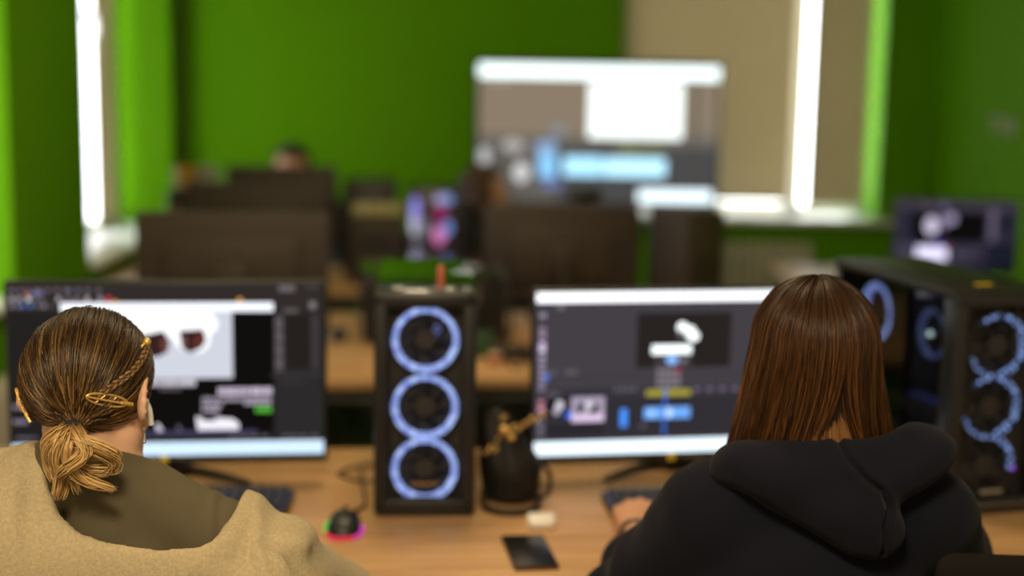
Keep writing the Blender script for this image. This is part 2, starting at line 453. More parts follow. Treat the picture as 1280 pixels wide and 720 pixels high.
def monitor(label, loc, rotz, w, h, zc, bg=None, items=None, stand='v', sticker=False, casing=None, group=None, name='monitor'):
    """loc = base point on the desk, zc = height of the display centre above the desk"""
    o = thing(name, label, 'monitor', loc, rotz, group)
    cs = casing or BLACK
    b = MB()
    b.box((0, 0.012, zc - 0.006), (w + 0.014, 0.022, h + 0.026), bevel=0.004)
    b.box((0, 0.034, zc - 0.01), (w * 0.72, 0.026, h * 0.66), bevel=0.012)
    b.build('casing', cs, o)
    if items is not None: make_screen(o, w, h, zc - h / 2, -0.0002, bg, items)
    else: MB().box((0, 0.0, zc), (w, 0.003, h)).build('screen', GLOSS, o)
    n = MB(); n.cyl((0, 0.085, 0.012), (0, 0.075, zc - 0.02), 0.018, n=16); n.box((0, 0.058, zc - 0.02), (0.09, 0.04, 0.09), bevel=0.008)
    n.build('stand_neck', cs, o)
    ft = MB()
    if stand == 'v':
        for s in (-1, 1): ft.tube([(0, 0.09, 0.0125), (s * 0.07, 0.05, 0.0115), (s * 0.15, -0.015, 0.009)], lambda t: 0.011 - 0.004 * t, n=8)
        ft.cyl((0, 0.088, 0.0005), (0, 0.088, 0.02), 0.032)
    else:
        ft.box((0, 0.07, 0.006), (0.22, 0.16, 0.012), bevel=0.005)
    ft.build('stand_foot', cs, o)
    if sticker:
        s = MB(); z = zc - h / 2 - 0.008
        s.box((-0.012, -0.0005, z), (0.014, 0.0012, 0.015)); s.build('energy_sticker', YELLOW, o)['label'] = 'yellow sticker'
        s = MB()
        for k in range(5): s.box((0.010 + k * 0.006, -0.0005, z + 0.001), (0.004, 0.0012, 0.004))
        s.build('maker_lettering', mat('grey_print', (0.22, 0.19, 0.16), 0.5), o)
    return o

# left screen: x 19..403, y 360..580 of the picture plane of that display
def LQ(x0, y0, x1, y1):
    return rect((x0 - 19) / 384, (y0 - 357) / 219, (x1 - 19) / 384, (y1 - 357) / 219)
def LE(x, y, rx, ry, rot=0): return ell((x - 19) / 384, (y - 357) / 219, rx / 384, ry / 219, rot=rot)
def LP(pts): return [((x - 19) / 384, (y - 357) / 219) for x, y in pts]
W1 = (243, 247, 255)
items = [(LQ(19, 357, 403, 391), (50, 44, 42), 1), (LQ(82, 391, 341, 548), (17, 15, 14), 1), (LQ(341, 391, 403, 552), (44, 42, 42), 1),
         (LQ(82, 380, 341, 391.5), W1, 1.25), (LQ(100, 391.5, 290, 477), (212, 216, 228), 1)]
# white goggles with two brown lenses
items += [(LP([(118, 412), (140, 396), (160, 391.5), (258, 391.5), (268, 396), (273, 405), (271, 415), (264, 420), (262, 434), (252, 444), (226, 440), (214, 424), (203, 420), (184, 430), (150, 440), (124, 432)]), (252, 253, 255), 1.2),
          (LP([(178, 422), (206, 416), (213, 430), (210, 443), (196, 450), (184, 446), (178, 434)]), (58, 34, 32), 1),
          (LP([(225, 416), (254, 414), (258, 428), (252, 438), (238, 444), (228, 438)]), (58, 34, 32), 1),
          (LE(207, 433, 5, 10), (108, 66, 62), 1), (LE(248, 428, 5, 9, 0.3), (106, 50, 44), 1), (LE(231, 430, 2.5, 9), (120, 88, 84), 1)]
for x, wd in [(22, 6), (33, 4), (42, 4), (52, 8), (65, 5), (76, 5), (87, 9), (102, 5), (113, 5), (126, 5)]: items.append((LQ(x, 362, x + wd, 366), (120, 112, 128), 1))
for x, wd, c in [(22, 4, (190, 180, 190)), (31, 4, (190, 180, 190)), (42, 5, (220, 215, 220)), (49, 14, (96, 88, 96)), (78, 5, (180, 172, 178)), (90, 4, (130, 122, 132)), (100, 4, (140, 132, 140)), (112, 5, (190, 180, 186)), (128, 5, (170, 160, 170)), (138, 5, (232, 60, 90))]: items.append((LQ(x, 372, x + wd, 378), c, 1))
for x, c in [(22, (150, 142, 160)), (31, (130, 125, 140)), (36, (70, 110, 190)), (45, (80, 130, 190)), (54, (110, 105, 115)), (61, (150, 142, 160)), (71, (80, 76, 82))]: items.append((LQ(x, 381, x + 4, 386), c, 1))
items += [(LQ(41, 367, 45, 371), (210, 110, 50), 1), (LQ(47, 366, 62, 370), (110, 110, 150), 1), (LQ(146, 377, 151, 381), (240, 170, 50), 1.1), (LQ(297, 374, 303, 379), (240, 160, 50), 1.1)]
items += [(LQ(348, 358, 368, 366), (110, 102, 106), 1), (LQ(382, 358, 396, 362), (74, 70, 72), 1), (LQ(357, 396, 386, 465), (38, 32, 30), 1), (LQ(354, 388, 372, 393), (100, 92, 94), 1), (LQ(386, 379, 394, 388), (130, 124, 128), 1), (LQ(388, 395, 398, 466), (62, 56, 58), 1)]
for k in range(13): items.append((LQ(343, 397 + k * 5.6, 353, 400.5 + k * 5.6), (118, 108, 112) if k % 3 else (96, 88, 94), 1))
items += [(LQ(338, 471, 402, 475), (58, 54, 56), 1), (LQ(350, 481, 380, 485), (56, 53, 56), 1)]
def dash(x0, x1, y0, y1, n, c, seed):
    r = random.Random(seed); x = x0
    while x < x1:
        wdt = r.uniform(3, 6); items.append((LQ(x, y0, min(x + wdt, x1), y1), c, 1)); x += wdt + r.choice([0.7, 0.7, 0.7, 2.0])
dash(188, 244, 478, 486, 0, (218, 212, 224), 1); dash(200, 227, 488.5, 491.5, 0, (112, 106, 116), 2)
dash(272, 339, 489, 498, 0, (222, 208, 228), 3); dash(252, 273, 501, 506, 0, (172, 160, 178), 4); dash(276, 338, 501.5, 506, 0, (180, 170, 186), 5)
dash(304, 338, 507, 511, 0, (190, 178, 196), 6); dash(252, 277, 508, 513, 0, (176, 166, 182), 7); dash(252, 273, 515, 521, 0, (176, 166, 182), 8); dash(318, 340, 514, 521, 0, (96, 196, 60), 9)
dash(22, 44, 508, 513, 0, (150, 142, 160), 10); dash(22, 40, 527, 532, 0, (150, 142, 160), 11); dash(25, 50, 549, 552, 0, (120, 115, 130), 12)
items += [(LP([(244, 525), (250, 527), (254, 531), (268, 531), (269, 527), (290, 529), (297, 535), (297, 543), (246, 543)]), (240, 236, 246), 1.1), (LP([(194, 534), (198, 534), (204, 544), (196, 545)]), (225, 220, 235), 1), (LP([(220, 536), (224, 536), (228, 548), (222, 546)]), (100, 95, 110), 1),
          (LQ(82, 543.5, 320, 549.5), (68, 64, 92), 1)]
for x in (285, 298, 312, 325, 352, 362, 374, 388): items.append((LQ(x, 551, x + 8, 554), (112, 108, 116), 1))
items.append((LQ(19, 558, 403, 575.5), (206, 230, 250), 1.22))
for x, c in [(28, (70, 120, 220)), (40, (90, 150, 230)), (52, (235, 180, 60)), (66, (60, 150, 210)), (80, (110, 120, 210)), (94, (150, 110, 190))]: items.append((LQ(x, 563, x + 7, 570), c, 1))
monitor('wide lit monitor showing white goggles, facing the blonde-ponytail woman', (-0.660, 2.685, 0.75), R_(7), 0.592, 0.336, 0.232, (36, 33, 33), items, sticker=True)

def RQ(x0, y0, x1, y1): return rect((x0 - 684) / 376, (y0 - 364) / 213, (x1 - 684) / 376, (y1 - 364) / 213)
def RE(x, y, rx, ry, rot=0): return ell((x - 684) / 376, (y - 364) / 213, rx / 376, ry / 213, rot=rot)
it = [(RQ(684, 364, 1060, 377), (250, 252, 255), 1.6), (RQ(814, 392, 938, 464), (41, 36, 34), 1), (RQ(698, 488, 1060, 556), (56, 53, 60), 1), (RQ(698, 470, 1060, 480), (66, 62, 68), 1),
      (RQ(778, 502, 1060, 552), (50, 47, 53), 1), (RQ(700, 533, 776, 552), (44, 41, 46), 1),
      (RE(873, 411, 7, 7), (250, 255, 255), 1.5), (RE(879, 416, 10, 7.5, 0.6), (250, 255, 255), 1.5), (RE(888, 423, 8, 7), (250, 255, 255), 1.5), (RE(872, 420, 5, 5), (110, 104, 104), 1),
      (RQ(834, 434, 886, 446), (246, 255, 255), 1.5), (RQ(838, 447, 886, 462), (66, 60, 64), 1), (RE(861, 454, 8, 5), (140, 190, 255), 1.3), (RE(876, 455, 4, 4), (130, 120, 126), 1),
      (RQ(840, 463, 874, 490), (84, 78, 84), 1)]
for i in range(4):
    for j in range(3): it.append((RQ(842 + i * 8, 465 + j * 9, 848 + i * 8, 471 + j * 9), (180, 60, 80) if (i, j) == (3, 0) else (136, 128, 136), 1))
it += [(RQ(828, 493, 887, 501), (172, 162, 62), 1)]
for k in range(7): it.append((RQ(891 + k * 17, 491, 899 + k * 17, 496), (120, 108, 124), 1))
for k in range(4): it.append((RQ(786 + k * 8, 489, 792 + k * 8, 494), (100, 94, 102), 1))
it += [(RQ(795, 517, 804, 541), (76, 150, 255), 1.1), (RQ(826, 516, 887, 531), (112, 168, 246), 1.15), (RE(858, 523.5, 6, 7), (180, 210, 255), 1.3), (RE(836, 523.5, 5, 6), (150, 196, 255), 1.2), (RE(825, 540, 4, 4), (90, 84, 92), 1),
       (RQ(851.5, 490, 854.5, 553), (60, 120, 230), 1),
       (RQ(700, 502, 729, 525), (14, 16, 16), 1), (RE(716, 510, 5.5, 6), (220, 214, 228), 1), (RE(712, 518, 4.5, 5), (190, 182, 196), 1), (RQ(724, 519, 731, 527), (70, 120, 250), 1.1),
       (RQ(731, 500, 774, 533), (178, 164, 188), 1), (RQ(739, 508, 766, 522), (14, 16, 16), 1), (RE(754, 511, 5.5, 6), (220, 214, 228), 1), (RE(749, 519, 4, 4.5), (190, 182, 196), 1), (RQ(732, 523, 773, 531.5), (226, 204, 234), 1.1),
       (RQ(699, 493, 715, 498), (96, 90, 98), 1), (RQ(698, 464, 712, 470), (92, 86, 94), 1), (RQ(722, 464, 738, 470), (98, 92, 98), 1), (RQ(694, 468, 701, 478), (80, 120, 210), 1), (RQ(711, 379, 719, 385), (130, 122, 130), 1)]
for k, (a, c) in enumerate([(390, (160, 148, 168)), (408, (150, 132, 152)), (416, (170, 146, 168)), (427, (214, 196, 232)), (434, (236, 222, 250)), (444, (168, 156, 178)), (452, (150, 140, 160)), (460, (150, 140, 160)), (468, (150, 132, 158)), (476, (140, 130, 150)), (484, (140, 128, 150)), (503, (196, 120, 140)), (512, (226, 160, 176)), (529, (100, 94, 110)), (537, (116, 108, 126)), (546, (100, 94, 110))]):
    it.append((RQ(688, a, 696, a + 6), c, 1))
it.append((RQ(684, 558, 1060, 576), (228, 244, 255), 1.5))
monitor('wide lit monitor with video timeline, facing the woman in black hoodie', (0.340, 2.795, 0.75), R_(10), 0.592, 0.330, 0.222, (68, 64, 70), it, sticker=True)

# dark monitor backs across the aisle (screens face away)
monitor('dark monitor back at left end of the aisle desk, in front of another', (-0.752, 3.80, 0.75), R_(184), 0.498, 0.30, 0.265, stand='flat', casing=BROWN_BLACK)
monitor('dark monitor back on the aisle desk right of the reclining case', (0.160, 4.665, 0.75), R_(186), 0.500, 0.290, 0.222, stand='flat', casing=BROWN_BLACK)
monitor('dark monitor back on the rear desk behind the left aisle monitor', (-0.955, 5.26, 0.75), R_(182), 0.500, 0.29, 0.225, stand='flat', casing=BROWN_BLACK)
monitor('dark monitor back just in front of the face peeking over', (-0.905, 5.56, 0.75), R_(182), 0.410, 0.27, 0.275, stand='flat', casing=BROWN_BLACK)
# small lit monitor at the right wall
def MQ(x0, y0, x1, y1): return rect((x0 - 1125) / 148, (y0 - 250) / 82, (x1 - 1125) / 148, (y1 - 250) / 82)
def ME(x, y, rx, ry, rot=0): return ell((x - 1125) / 148, (y - 250) / 82, rx / 148, ry / 82, rot=rot)
i5 = [(MQ(1125, 250, 1273, 262), (62, 56, 68), 1), (MQ(1144, 263, 1236, 300), (13, 12, 11), 1), (MQ(1238, 300, 1273, 332), (27, 28, 42), 1), (MQ(1240, 258, 1248, 298), (100, 92, 112), 1), (MQ(1252, 268, 1266, 282), (20, 19, 24), 1),
      (ME(1169, 281, 8, 11), (222, 212, 238), 1), (ME(1183, 277, 6, 8), (120, 110, 140), 1), (ME(1193, 272, 6, 6.5), (170, 160, 190), 1), (ME(1183, 258, 5, 5), (110, 100, 136), 1), (ME(1161, 257, 4, 4), (100, 90, 100), 1),
      (MQ(1126, 302, 1150, 324), (62, 60, 76), 1), (MQ(1152, 307, 1190, 323), (232, 226, 255), 1.3), (ME(1179, 303, 4, 3.5), (60, 70, 190), 1), (ME(1189, 306, 3, 4), (140, 60, 70), 1), (MQ(1196, 308, 1220, 322), (66, 60, 76), 1), (MQ(1220, 304, 1238, 312), (60, 54, 66), 1)]
monitor('small lit monitor on the corner desk by the right wall', (1.570, 5.02, 0.75), R_(-6), 0.415, 0.238, 0.255, (44, 42, 58), i5, stand='flat')

# ------------------------------------------------------------ wall screen (television)
def TQ(x0, y0, x1, y1): return rect((x0 - 600) / 300, (y0 - 82) / 176, (x1 - 600) / 300, (y1 - 82) / 176)
def TE(x, y, rx, ry, rot=0): return ell((x - 600) / 300, (y - 82) / 176, rx / 300, ry / 176, rot=rot)
it = [(TQ(600, 82, 900, 180), (140, 126, 106), 1), (TQ(600, 172, 900, 205), (110, 104, 96), 1), (TQ(600, 186, 660, 258), (96, 92, 86), 1), (TQ(700, 186, 900, 258), (76, 76, 76), 1), (TQ(868, 100, 872, 240), (78, 74, 68), 1),  # beige upper background has a reflection put into the screen colour
      (TQ(600, 82, 900, 99), (240, 255, 255), 1.8), (TQ(738, 104, 855, 174), (240, 250, 247), 1.6), (TQ(612, 102, 640, 106), (170, 164, 150), 1),
      (TE(608, 200, 7, 12), (196, 196, 196), 1.1), (TE(644, 186, 14, 9), (180, 176, 170), 1), (TE(655, 220, 10, 13), (214, 214, 214), 1.1), (TQ(674, 180, 698, 200), (146, 180, 220), 1), (TQ(677, 198, 698, 226), (140, 206, 255), 1.2), (TE(700, 166, 9, 6), (140, 150, 166), 1), (TQ(682, 228, 706, 240), (110, 120, 170), 1),
      (TQ(708, 199, 756, 223), (170, 226, 255), 1.5), (TQ(758, 200, 836, 223), (182, 232, 255), 1.55), (TQ(780, 187, 834, 193), (128, 140, 80), 1), (TQ(776, 182, 792, 188), (150, 160, 120), 1), (TE(880, 170, 8, 8), (120, 116, 112), 1), (TQ(803, 240, 896, 256), (230, 248, 255), 1.7)]
tv = thing('television', 'large lit wall screen in front of the right window', 'television', (0.369, 6.33, 0), R_(0.5))
MB().box((0, 0.03, 1.272), (1.09, 0.045, 0.648), bevel=0.008).build('casing', BLACK, tv)
make_screen(tv, 1.062, 0.608, 1.272 - 0.304, 0.0065, (100, 96, 90), it)
m = MB(); m.box((0, 0.085, 0.85), (0.10, 0.06, 1.3), bevel=0.01); m.box((0, 0.06, 1.27), (0.4, 0.03, 0.3), bevel=0.006); m.build('stand_column', BLACK_METAL, tv)
m = MB(); m.box((-0.3, 0.06, 0.05), (0.07, 0.42, 0.05), bevel=0.01); m.box((0.3, 0.06, 0.05), (0.07, 0.42, 0.05), bevel=0.01); m.box((0, 0.085, 0.08), (0.67, 0.07, 0.06), bevel=0.01)
m.build('stand_foot', BLACK_METAL, tv)
for sx in (-0.3, 0.3):
    for sy in (-0.12, 0.24):
        MB().cyl((sx - 0.012, sy, 0.025), (sx + 0.012, sy, 0.025), 0.025).build('caster', BLACK, tv)

# ------------------------------------------------------------ computer towers
def ring_light(bright=1.0, dashed=False):
    m = bpy.data.materials.new('fan_ring_light'); m.use_nodes = True
    nt = m.node_tree; nt.nodes.clear()
    tc = nt.nodes.new('ShaderNodeTexCoord'); n = nt.nodes.new('ShaderNodeTexNoise'); n.inputs['Scale'].default_value = 120 if dashed else 75; n.inputs['Detail'].default_value = 1
    r = nt.nodes.new('ShaderNodeValToRGB'); e = r.color_ramp.elements
    if dashed:
        e[0].position = 0.46; e[0].color = (0.01, 0.016, 0.05, 1); e[1].position = 0.62; e[1].color = (0.34, 0.50, 1.0, 1)
    else:
        e[0].position = 0.32; e[0].color = (0.13, 0.17, 0.60, 1); e[1].position = 0.68; e[1].color = (0.46, 0.60, 1.0, 1)
    em = nt.nodes.new('ShaderNodeEmission'); em.inputs['Strength'].default_value = bright
    o = nt.nodes.new('ShaderNodeOutputMaterial')
    nt.links.new(tc.outputs['Object'], n.inputs['Vector']); nt.links.new(n.outputs['Fac'], r.inputs['Fac']); nt.links.new(r.outputs['Color'], em.inputs['Color']); nt.links.new(em.outputs[0], o.inputs[0])
    return m
RING = ring_light(1.15); RING_DIM = ring_light(0.9, True); RING_SIDE = ring_light(1.25)

def fan(parent, c, ro, ri, ring, name='fan', axis='y', arcs=None):
    """fan facing -y (or -x): blades and hub; its lit ring is a sub-part"""
    b = MB()
    b.cyl((0, 0.004, 0), (0, 0.016, 0), ri * 0.38, n=20)
    for k in range(7):
        A = 2 * math.pi * k / 7
        t = bmesh.new(); vs = []
        for j in range(6):
            rr = ri * (0.36 + 0.60 * j / 5); a1 = A + 0.10 * j; a2 = a1 + 0.55
            vs.append((t.verts.new((rr * math.cos(a1), 0.016, rr * math.sin(a1))), t.verts.new((rr * math.cos(a2), 0.006, rr * math.sin(a2)))))
        for p, q in zip(vs, vs[1:]): t.faces.new((p[0], p[1], q[1], q[0]))
        bmesh.ops.solidify(t, geom=t.faces[:], thickness=0.0015)
        b._add(t, None)
    b.ring((0, 0.0, 0), ro * 1.06, ro, 0.02)
    f = b.build(name, MESH_BLACK, parent)
    f.location = c
    if axis == 'x': f.rotation_euler = (0, 0, R_(-90))
    rm = MB()
    if arcs is None: rm.ring((0, -0.001, 0), ro, ri, 0.012)
    else:
        for a0, a1 in arcs: rm.ring((0, -0.001, 0), ro, ri, 0.012, a0=R_(a0), a1=R_(a1), n=24)
    rm.build('light_ring', ring, f)
    return f

# centre tower with three lit fans behind its front
def tower_centre():
    W, Hh, Dp = 0.186, 0.418, 0.44
    o = thing('computer_tower', 'black computer tower with three full blue-white fan rings between the monitors', 'computer', (-0.155, 2.530, 0.75), R_(3.5))
    b = MB()
    b.box((-W / 2 + 0.004, Dp / 2, Hh / 2 + 0.005), (0.008, Dp, Hh - 0.02), bevel=0.003); b.box((W / 2 - 0.004, Dp / 2, Hh / 2 + 0.005), (0.008, Dp, Hh - 0.02), bevel=0.003)
    b.box((0, Dp - 0.004, Hh / 2), (W, 0.008, Hh - 0.02), bevel=0.003); b.box((0, Dp / 2, 0.014), (W, Dp, 0.012), bevel=0.003)
    b.build('body', BLACK_METAL, o)
    MB().box((0, Dp / 2 + 0.012, Hh - 0.006), (W, Dp - 0.024, 0.014), bevel=0.004).build('top_panel', GLOSS, o)
    fr = MB()
    fr.box((-W / 2 + 0.013, 0.006, Hh / 2 + 0.002), (0.026, 0.03, Hh - 0.006), bevel=0.008); fr.box((W / 2 - 0.013, 0.006, Hh / 2 + 0.002), (0.026, 0.03, Hh - 0.006), bevel=0.008)
    fr.box((0, 0.006, Hh - 0.014), (W, 0.03, 0.030), bevel=0.008); fr.box((0, 0.006, 0.018), (W, 0.03, 0.036), bevel=0.010)
    fr.build('front_frame', BLACK, o)
    MB().box((0, 0.028, Hh / 2), (W - 0.04, 0.006, Hh - 0.05)).build('front_panel', MESH_BLACK, o)
    for z in (0.330, 0.205, 0.087): fan(o, (0.0, 0.006, z), 0.0605, 0.0505, RING)
    lg = MB()
    for k in range(7): lg.box((-0.021 + k * 0.007, -0.002, 0.062), (0.005, 0.002, 0.005))
    lg.build('maker_lettering', mat('dull_gold_print', (0.45, 0.28, 0.12), 0.4, 0.3), o)
    lp = MB()
    lp.torus((0.021, -0.001, 0.352), 0.006, 0.0016, axis=(0, 1, 0)).box((0.021, -0.001, 0.340), (0.003, 0.002, 0.006)); lp.build('power_symbol', emit('dim_blue_light', (0.16, 0.17, 0.42), 0.8), o)
    for x, w in [(-0.05, 0.022), (0.045, 0.012), (0.075, 0.008)]: MB().box((x, 0.045, Hh + 0.0015), (w, 0.012, 0.003), bevel=0.001).build('port', SILVER, o)
    for sx in (-1, 1):
        for sy in (0.04, Dp - 0.04): MB().cyl((sx * 0.07, sy, 0), (sx * 0.07, sy, 0.01), 0.012).build('foot', BLACK, o)
    return o
tower_centre()
u = thing('usb_stick', 'salmon red usb stick plugged into the top of the centre tower', 'usb stick', (-0.131, 2.580, 1.168), R_(3.5))
MB().box((0, 0, 0.022), (0.013, 0.008, 0.040), bevel=0.003).build('cap', mat('salmon_plastic', (0.55, 0.13, 0.08), 0.4), u)
MB().box((0, 0, 0.001), (0.011, 0.005, 0.012)).build('plug', SILVER, u)

def tower_right():
    W, Hh, Dp = 0.205, 0.425, 0.46
    o = thing('computer_tower', 'large black tower with glass side on the right, fan rings lit behind dark mesh', 'computer', (0.915, 2.605, 0.75), R_(15.5))
    b = MB()
    b.box((W / 2 - 0.004, Dp / 2, Hh / 2), (0.008, Dp, Hh - 0.02), bevel=0.003); b.box((0, Dp - 0.004, Hh / 2), (W, 0.008, Hh - 0.02), bevel=0.003)
    b.box((0, Dp / 2, 0.016), (W, Dp, 0.014), bevel=0.003); b.box((-W / 2 + 0.004, Dp / 2, 0.05), (0.008, Dp, 0.07), bevel=0.003)
    b.box((-W / 2 + 0.006, 0.02, Hh / 2), (0.012, 0.04, Hh - 0.02), bevel=0.003); b.box((-W / 2 + 0.006, Dp - 0.01, Hh / 2), (0.012, 0.02, Hh - 0.02), bevel=0.003)
    b.build('body', BLACK_METAL, o)
    tp = MB(); tp.box((0, Dp / 2, Hh - 0.004), (W + 0.006, Dp, 0.016), bevel=0.005); tp.box((0, Dp / 2 + 0.02, Hh + 0.005), (W - 0.05, Dp - 0.12, 0.004), bevel=0.0015)
    tp.build('top_panel', BLACK, o)
    MB().box((-W / 2 + 0.0015, Dp / 2 + 0.01, Hh / 2 + 0.035), (0.003, Dp - 0.07, Hh - 0.10)).build('glass_side', SMOKED, o)
    inn = MB()
    inn.box((0.04, Dp / 2, Hh / 2 + 0.03), (0.01, Dp - 0.03, Hh - 0.09)); inn.box((-0.01, 0.20, 0.15), (0.06, 0.28, 0.03), bevel=0.006); inn.box((0.0, Dp / 2, 0.075), (0.14, Dp - 0.04, 0.03), bevel=0.004)
    inn.box((0.02, 0.25, 0.28), (0.05, 0.08, 0.08), bevel=0.01)
    inn.build('interior', MESH_BLACK, o)
    fan(o, (-0.072, 0.335, 0.333), 0.061, 0.049, RING_SIDE, axis='x')
    cpu = fan(o, (-0.045, 0.165, 0.318), 0.050, 0.043, ring_light(0.25), axis='x')
    MB().sphere((0, -0.004, 0.0), 0.006).build('hub_light', emit('hub_light', (0.75, 0.95, 0.8), 1.6), cpu)
    dm = MB(); dm.box((0.002, 0.24, 0.168), (0.03, 0.10, 0.004)); dm.build('strip_light', emit('strip_light', (0.05, 0.07, 0.20), 0.35), o)
    fr = MB()
    fr.box((-W / 2 + 0.012, 0.004, Hh / 2 + 0.002), (0.024, 0.034, Hh - 0.01), bevel=0.008); fr.box((W / 2 - 0.012, 0.004, Hh / 2 + 0.002), (0.024, 0.034, Hh - 0.01), bevel=0.008)
    fr.box((0, 0.004, Hh - 0.014), (W, 0.034, 0.024), bevel=0.007); fr.box((0, 0.004, 0.018), (W, 0.034, 0.032), bevel=0.010)
    fr.build('front_frame', BLACK, o)
    MB().box((0, 0.03, Hh / 2), (W - 0.04, 0.006, Hh - 0.05)).build('front_panel', MESH_BLACK, o)
    fan(o, (-0.002, 0.008, 0.322), 0.061, 0.0535, RING_DIM, arcs=[(-155, -100), (-88, 128)])
    fan(o, (-0.008, 0.008, 0.205), 0.061, 0.0535, RING_DIM, arcs=[(-160, -100), (-96, 130)])
    fan(o, (-0.012, 0.008, 0.092), 0.061, 0.0535, RING_DIM, arcs=[(-12, 88)])
    MB().sphere((0.046, 0.004, 0.085), 0.004).build('violet_light', emit('violet_light', (0.35, 0.04, 0.7), 0.9), o)
    lg = MB()
    for k in range(6): lg.box((-0.028 + k * 0.008, -0.011, 0.047), (0.006, 0.002, 0.006))
    lg.build('maker_lettering', mat('pale_print', (0.38, 0.34, 0.28), 0.4), o)
    bl = MB().box((0, -0.0125, 0.020), (W - 0.05, 0.002, 0.004), bevel=0.001).build('chrome_strip', mat('dull_chrome', (0.25, 0.24, 0.23), 0.3, 0.8), o)
    st = MB().box((0.0, 0.075, Hh + 0.0045), (0.034, 0.02, 0.001)).build('painted_reflection', YELLOW, o)  # yellow reflection on the top panel, put in as a flat coloured plate
    for sx in (-1, 1):
        for sy in (0.04, Dp - 0.04): MB().cyl((sx * 0.08, sy, 0), (sx * 0.08, sy, 0.012), 0.013).build('foot', BLACK, o)
tower_right()

def plain_tower(label, loc, rotz, W, Hh, Dp, m=None, front=True):
    """mid-distance tower: shell, front panel, feet, rear vent"""
    o = thing('computer_tower', label, 'computer', loc, rotz)
    mm = m or BROWN_BLACK
    MB().box((0, 0, Hh / 2 + 0.006), (W, Dp - 0.03, Hh - 0.012), bevel=0.005).build('body', mm, o)
    f = MB(); f.box((0, -Dp / 2 + 0.012, Hh / 2 + 0.006), (W + 0.004, 0.03, Hh - 0.008), bevel=0.010); f.box((0, -Dp / 2 - 0.002, Hh * 0.72), (W * 0.7, 0.006, 0.04), bevel=0.002)
    f.build('front_panel', BLACK, o)
    v = MB()
    for k in range(8): v.box((0, Dp / 2 - 0.014, Hh * 0.35 + k * 0.014), (W * 0.66, 0.003, 0.006))
    v.build('rear_grille', MESH_BLACK, o)
    for sx in (-1, 1):
        for sy in (-1, 1): MB().cyl((sx * W * 0.38, sy * Dp * 0.38, 0), (sx * W * 0.38, sy * Dp * 0.38, 0.012), 0.011).build('foot', BLACK, o)
    return o
plain_tower('dark tower on the right end of the aisle desk, corner toward the camera', (0.560, 4.52, 0.75), R_(212), 0.150, 0.378, 0.21)
plain_tower('compact dark tower on the rear desk carrying a pale flat box', (-0.510, 5.33, 0.75), R_(183), 0.190, 0.265, 0.24)
plain_tower('black tower behind the one with the pale box', (-0.565, 5.585, 0.75), R_(183), 0.20, 0.365, 0.22, m=BLACK)
wc_ = thing('webcam', 'black webcam perched on the right dark monitor back before the wall screen', 'webcam', (0.235, 4.662, 1.1325), R_(186))
MB().box((0, 0, 0.024), (0.115, 0.034, 0.040), bevel=0.012).build('body', BLACK, wc_)
MB().cyl((0, -0.017, 0.024), (0, -0.022, 0.024), 0.011).build('lens', GLOSS, wc_)
MB().box((0, 0.004, 0.0025), (0.05, 0.03, 0.005), bevel=0.001).build('clip', BLACK, wc_)
bx = thing('flat_box', 'pale flat cardboard box lying on the compact tower', 'box', (-0.505, 5.30, 1.015), R_(3))
MB().box((0, 0, 0.016), (0.186, 0.17, 0.030), bevel=0.002).build('carton', mat('pale_cardboard', (0.40, 0.36, 0.17), 0.8), bx)
MB().box((0, 0, 0.0315), (0.05, 0.172, 0.001)).build('tape', mat('packing_tape', (0.55, 0.45, 0.26), 0.35), bx)

# tower with colourful glowing front on the rear desk
o = thing('computer_tower', 'tower with glowing white, pink and blue front on the rear desk', 'computer', (-0.300, 5.42, 0.75), R_(4))
MB().box((0, 0.12, 0.175), (0.205, 0.22, 0.345), bevel=0.006).build('body', BLACK, o)
MB().box((0, 0.006, 0.175), (0.205, 0.012, 0.345), bevel=0.004).build('front_frame', mat('dark_violet_plastic', (0.06, 0.05, 0.08), 0.3), o)
gl = MB()
for poly, rgb, st in [(ell(-0.075, 0.27, 0.018, 0.05), (150, 140, 235), 1.0), (ell(-0.078, 0.22, 0.018, 0.05), (205, 205, 220), 0.9), (ell(-0.045, 0.20, 0.03, 0.03), (130, 126, 140), 0.8), (ell(0.028, 0.31, 0.03, 0.02), (180, 170, 220), 0.9), (ell(0.022, 0.255, 0.022, 0.026), (170, 30, 110), 0.8),
                      (ell(0.016, 0.17, 0.024, 0.036), (225, 130, 190), 0.9), (ell(0.048, 0.20, 0.018, 0.03), (120, 150, 220), 0.9), (ell(-0.07, 0.12, 0.016, 0.04), (120, 116, 130), 0.8), (ell(0.02, 0.05, 0.028, 0.03), (110, 106, 125), 0.8), (ell(-0.05, 0.03, 0.03, 0.02), (116, 112, 130), 0.8), (ell(0.05, 0.31, 0.02, 0.02), (120, 160, 220), 0.8)]:
    gl.prism([(x, z) for x, z in poly], -0.003, 0.004, screen_mat(rgb, st))
gl.build('front_lights', None, o, smooth=False)
for sx in (-1, 1):
    for sy in (0.04, 0.20): MB().cyl((sx * 0.07, sy, 0), (sx * 0.07, sy, 0.01), 0.012).build('foot', BLACK, o)

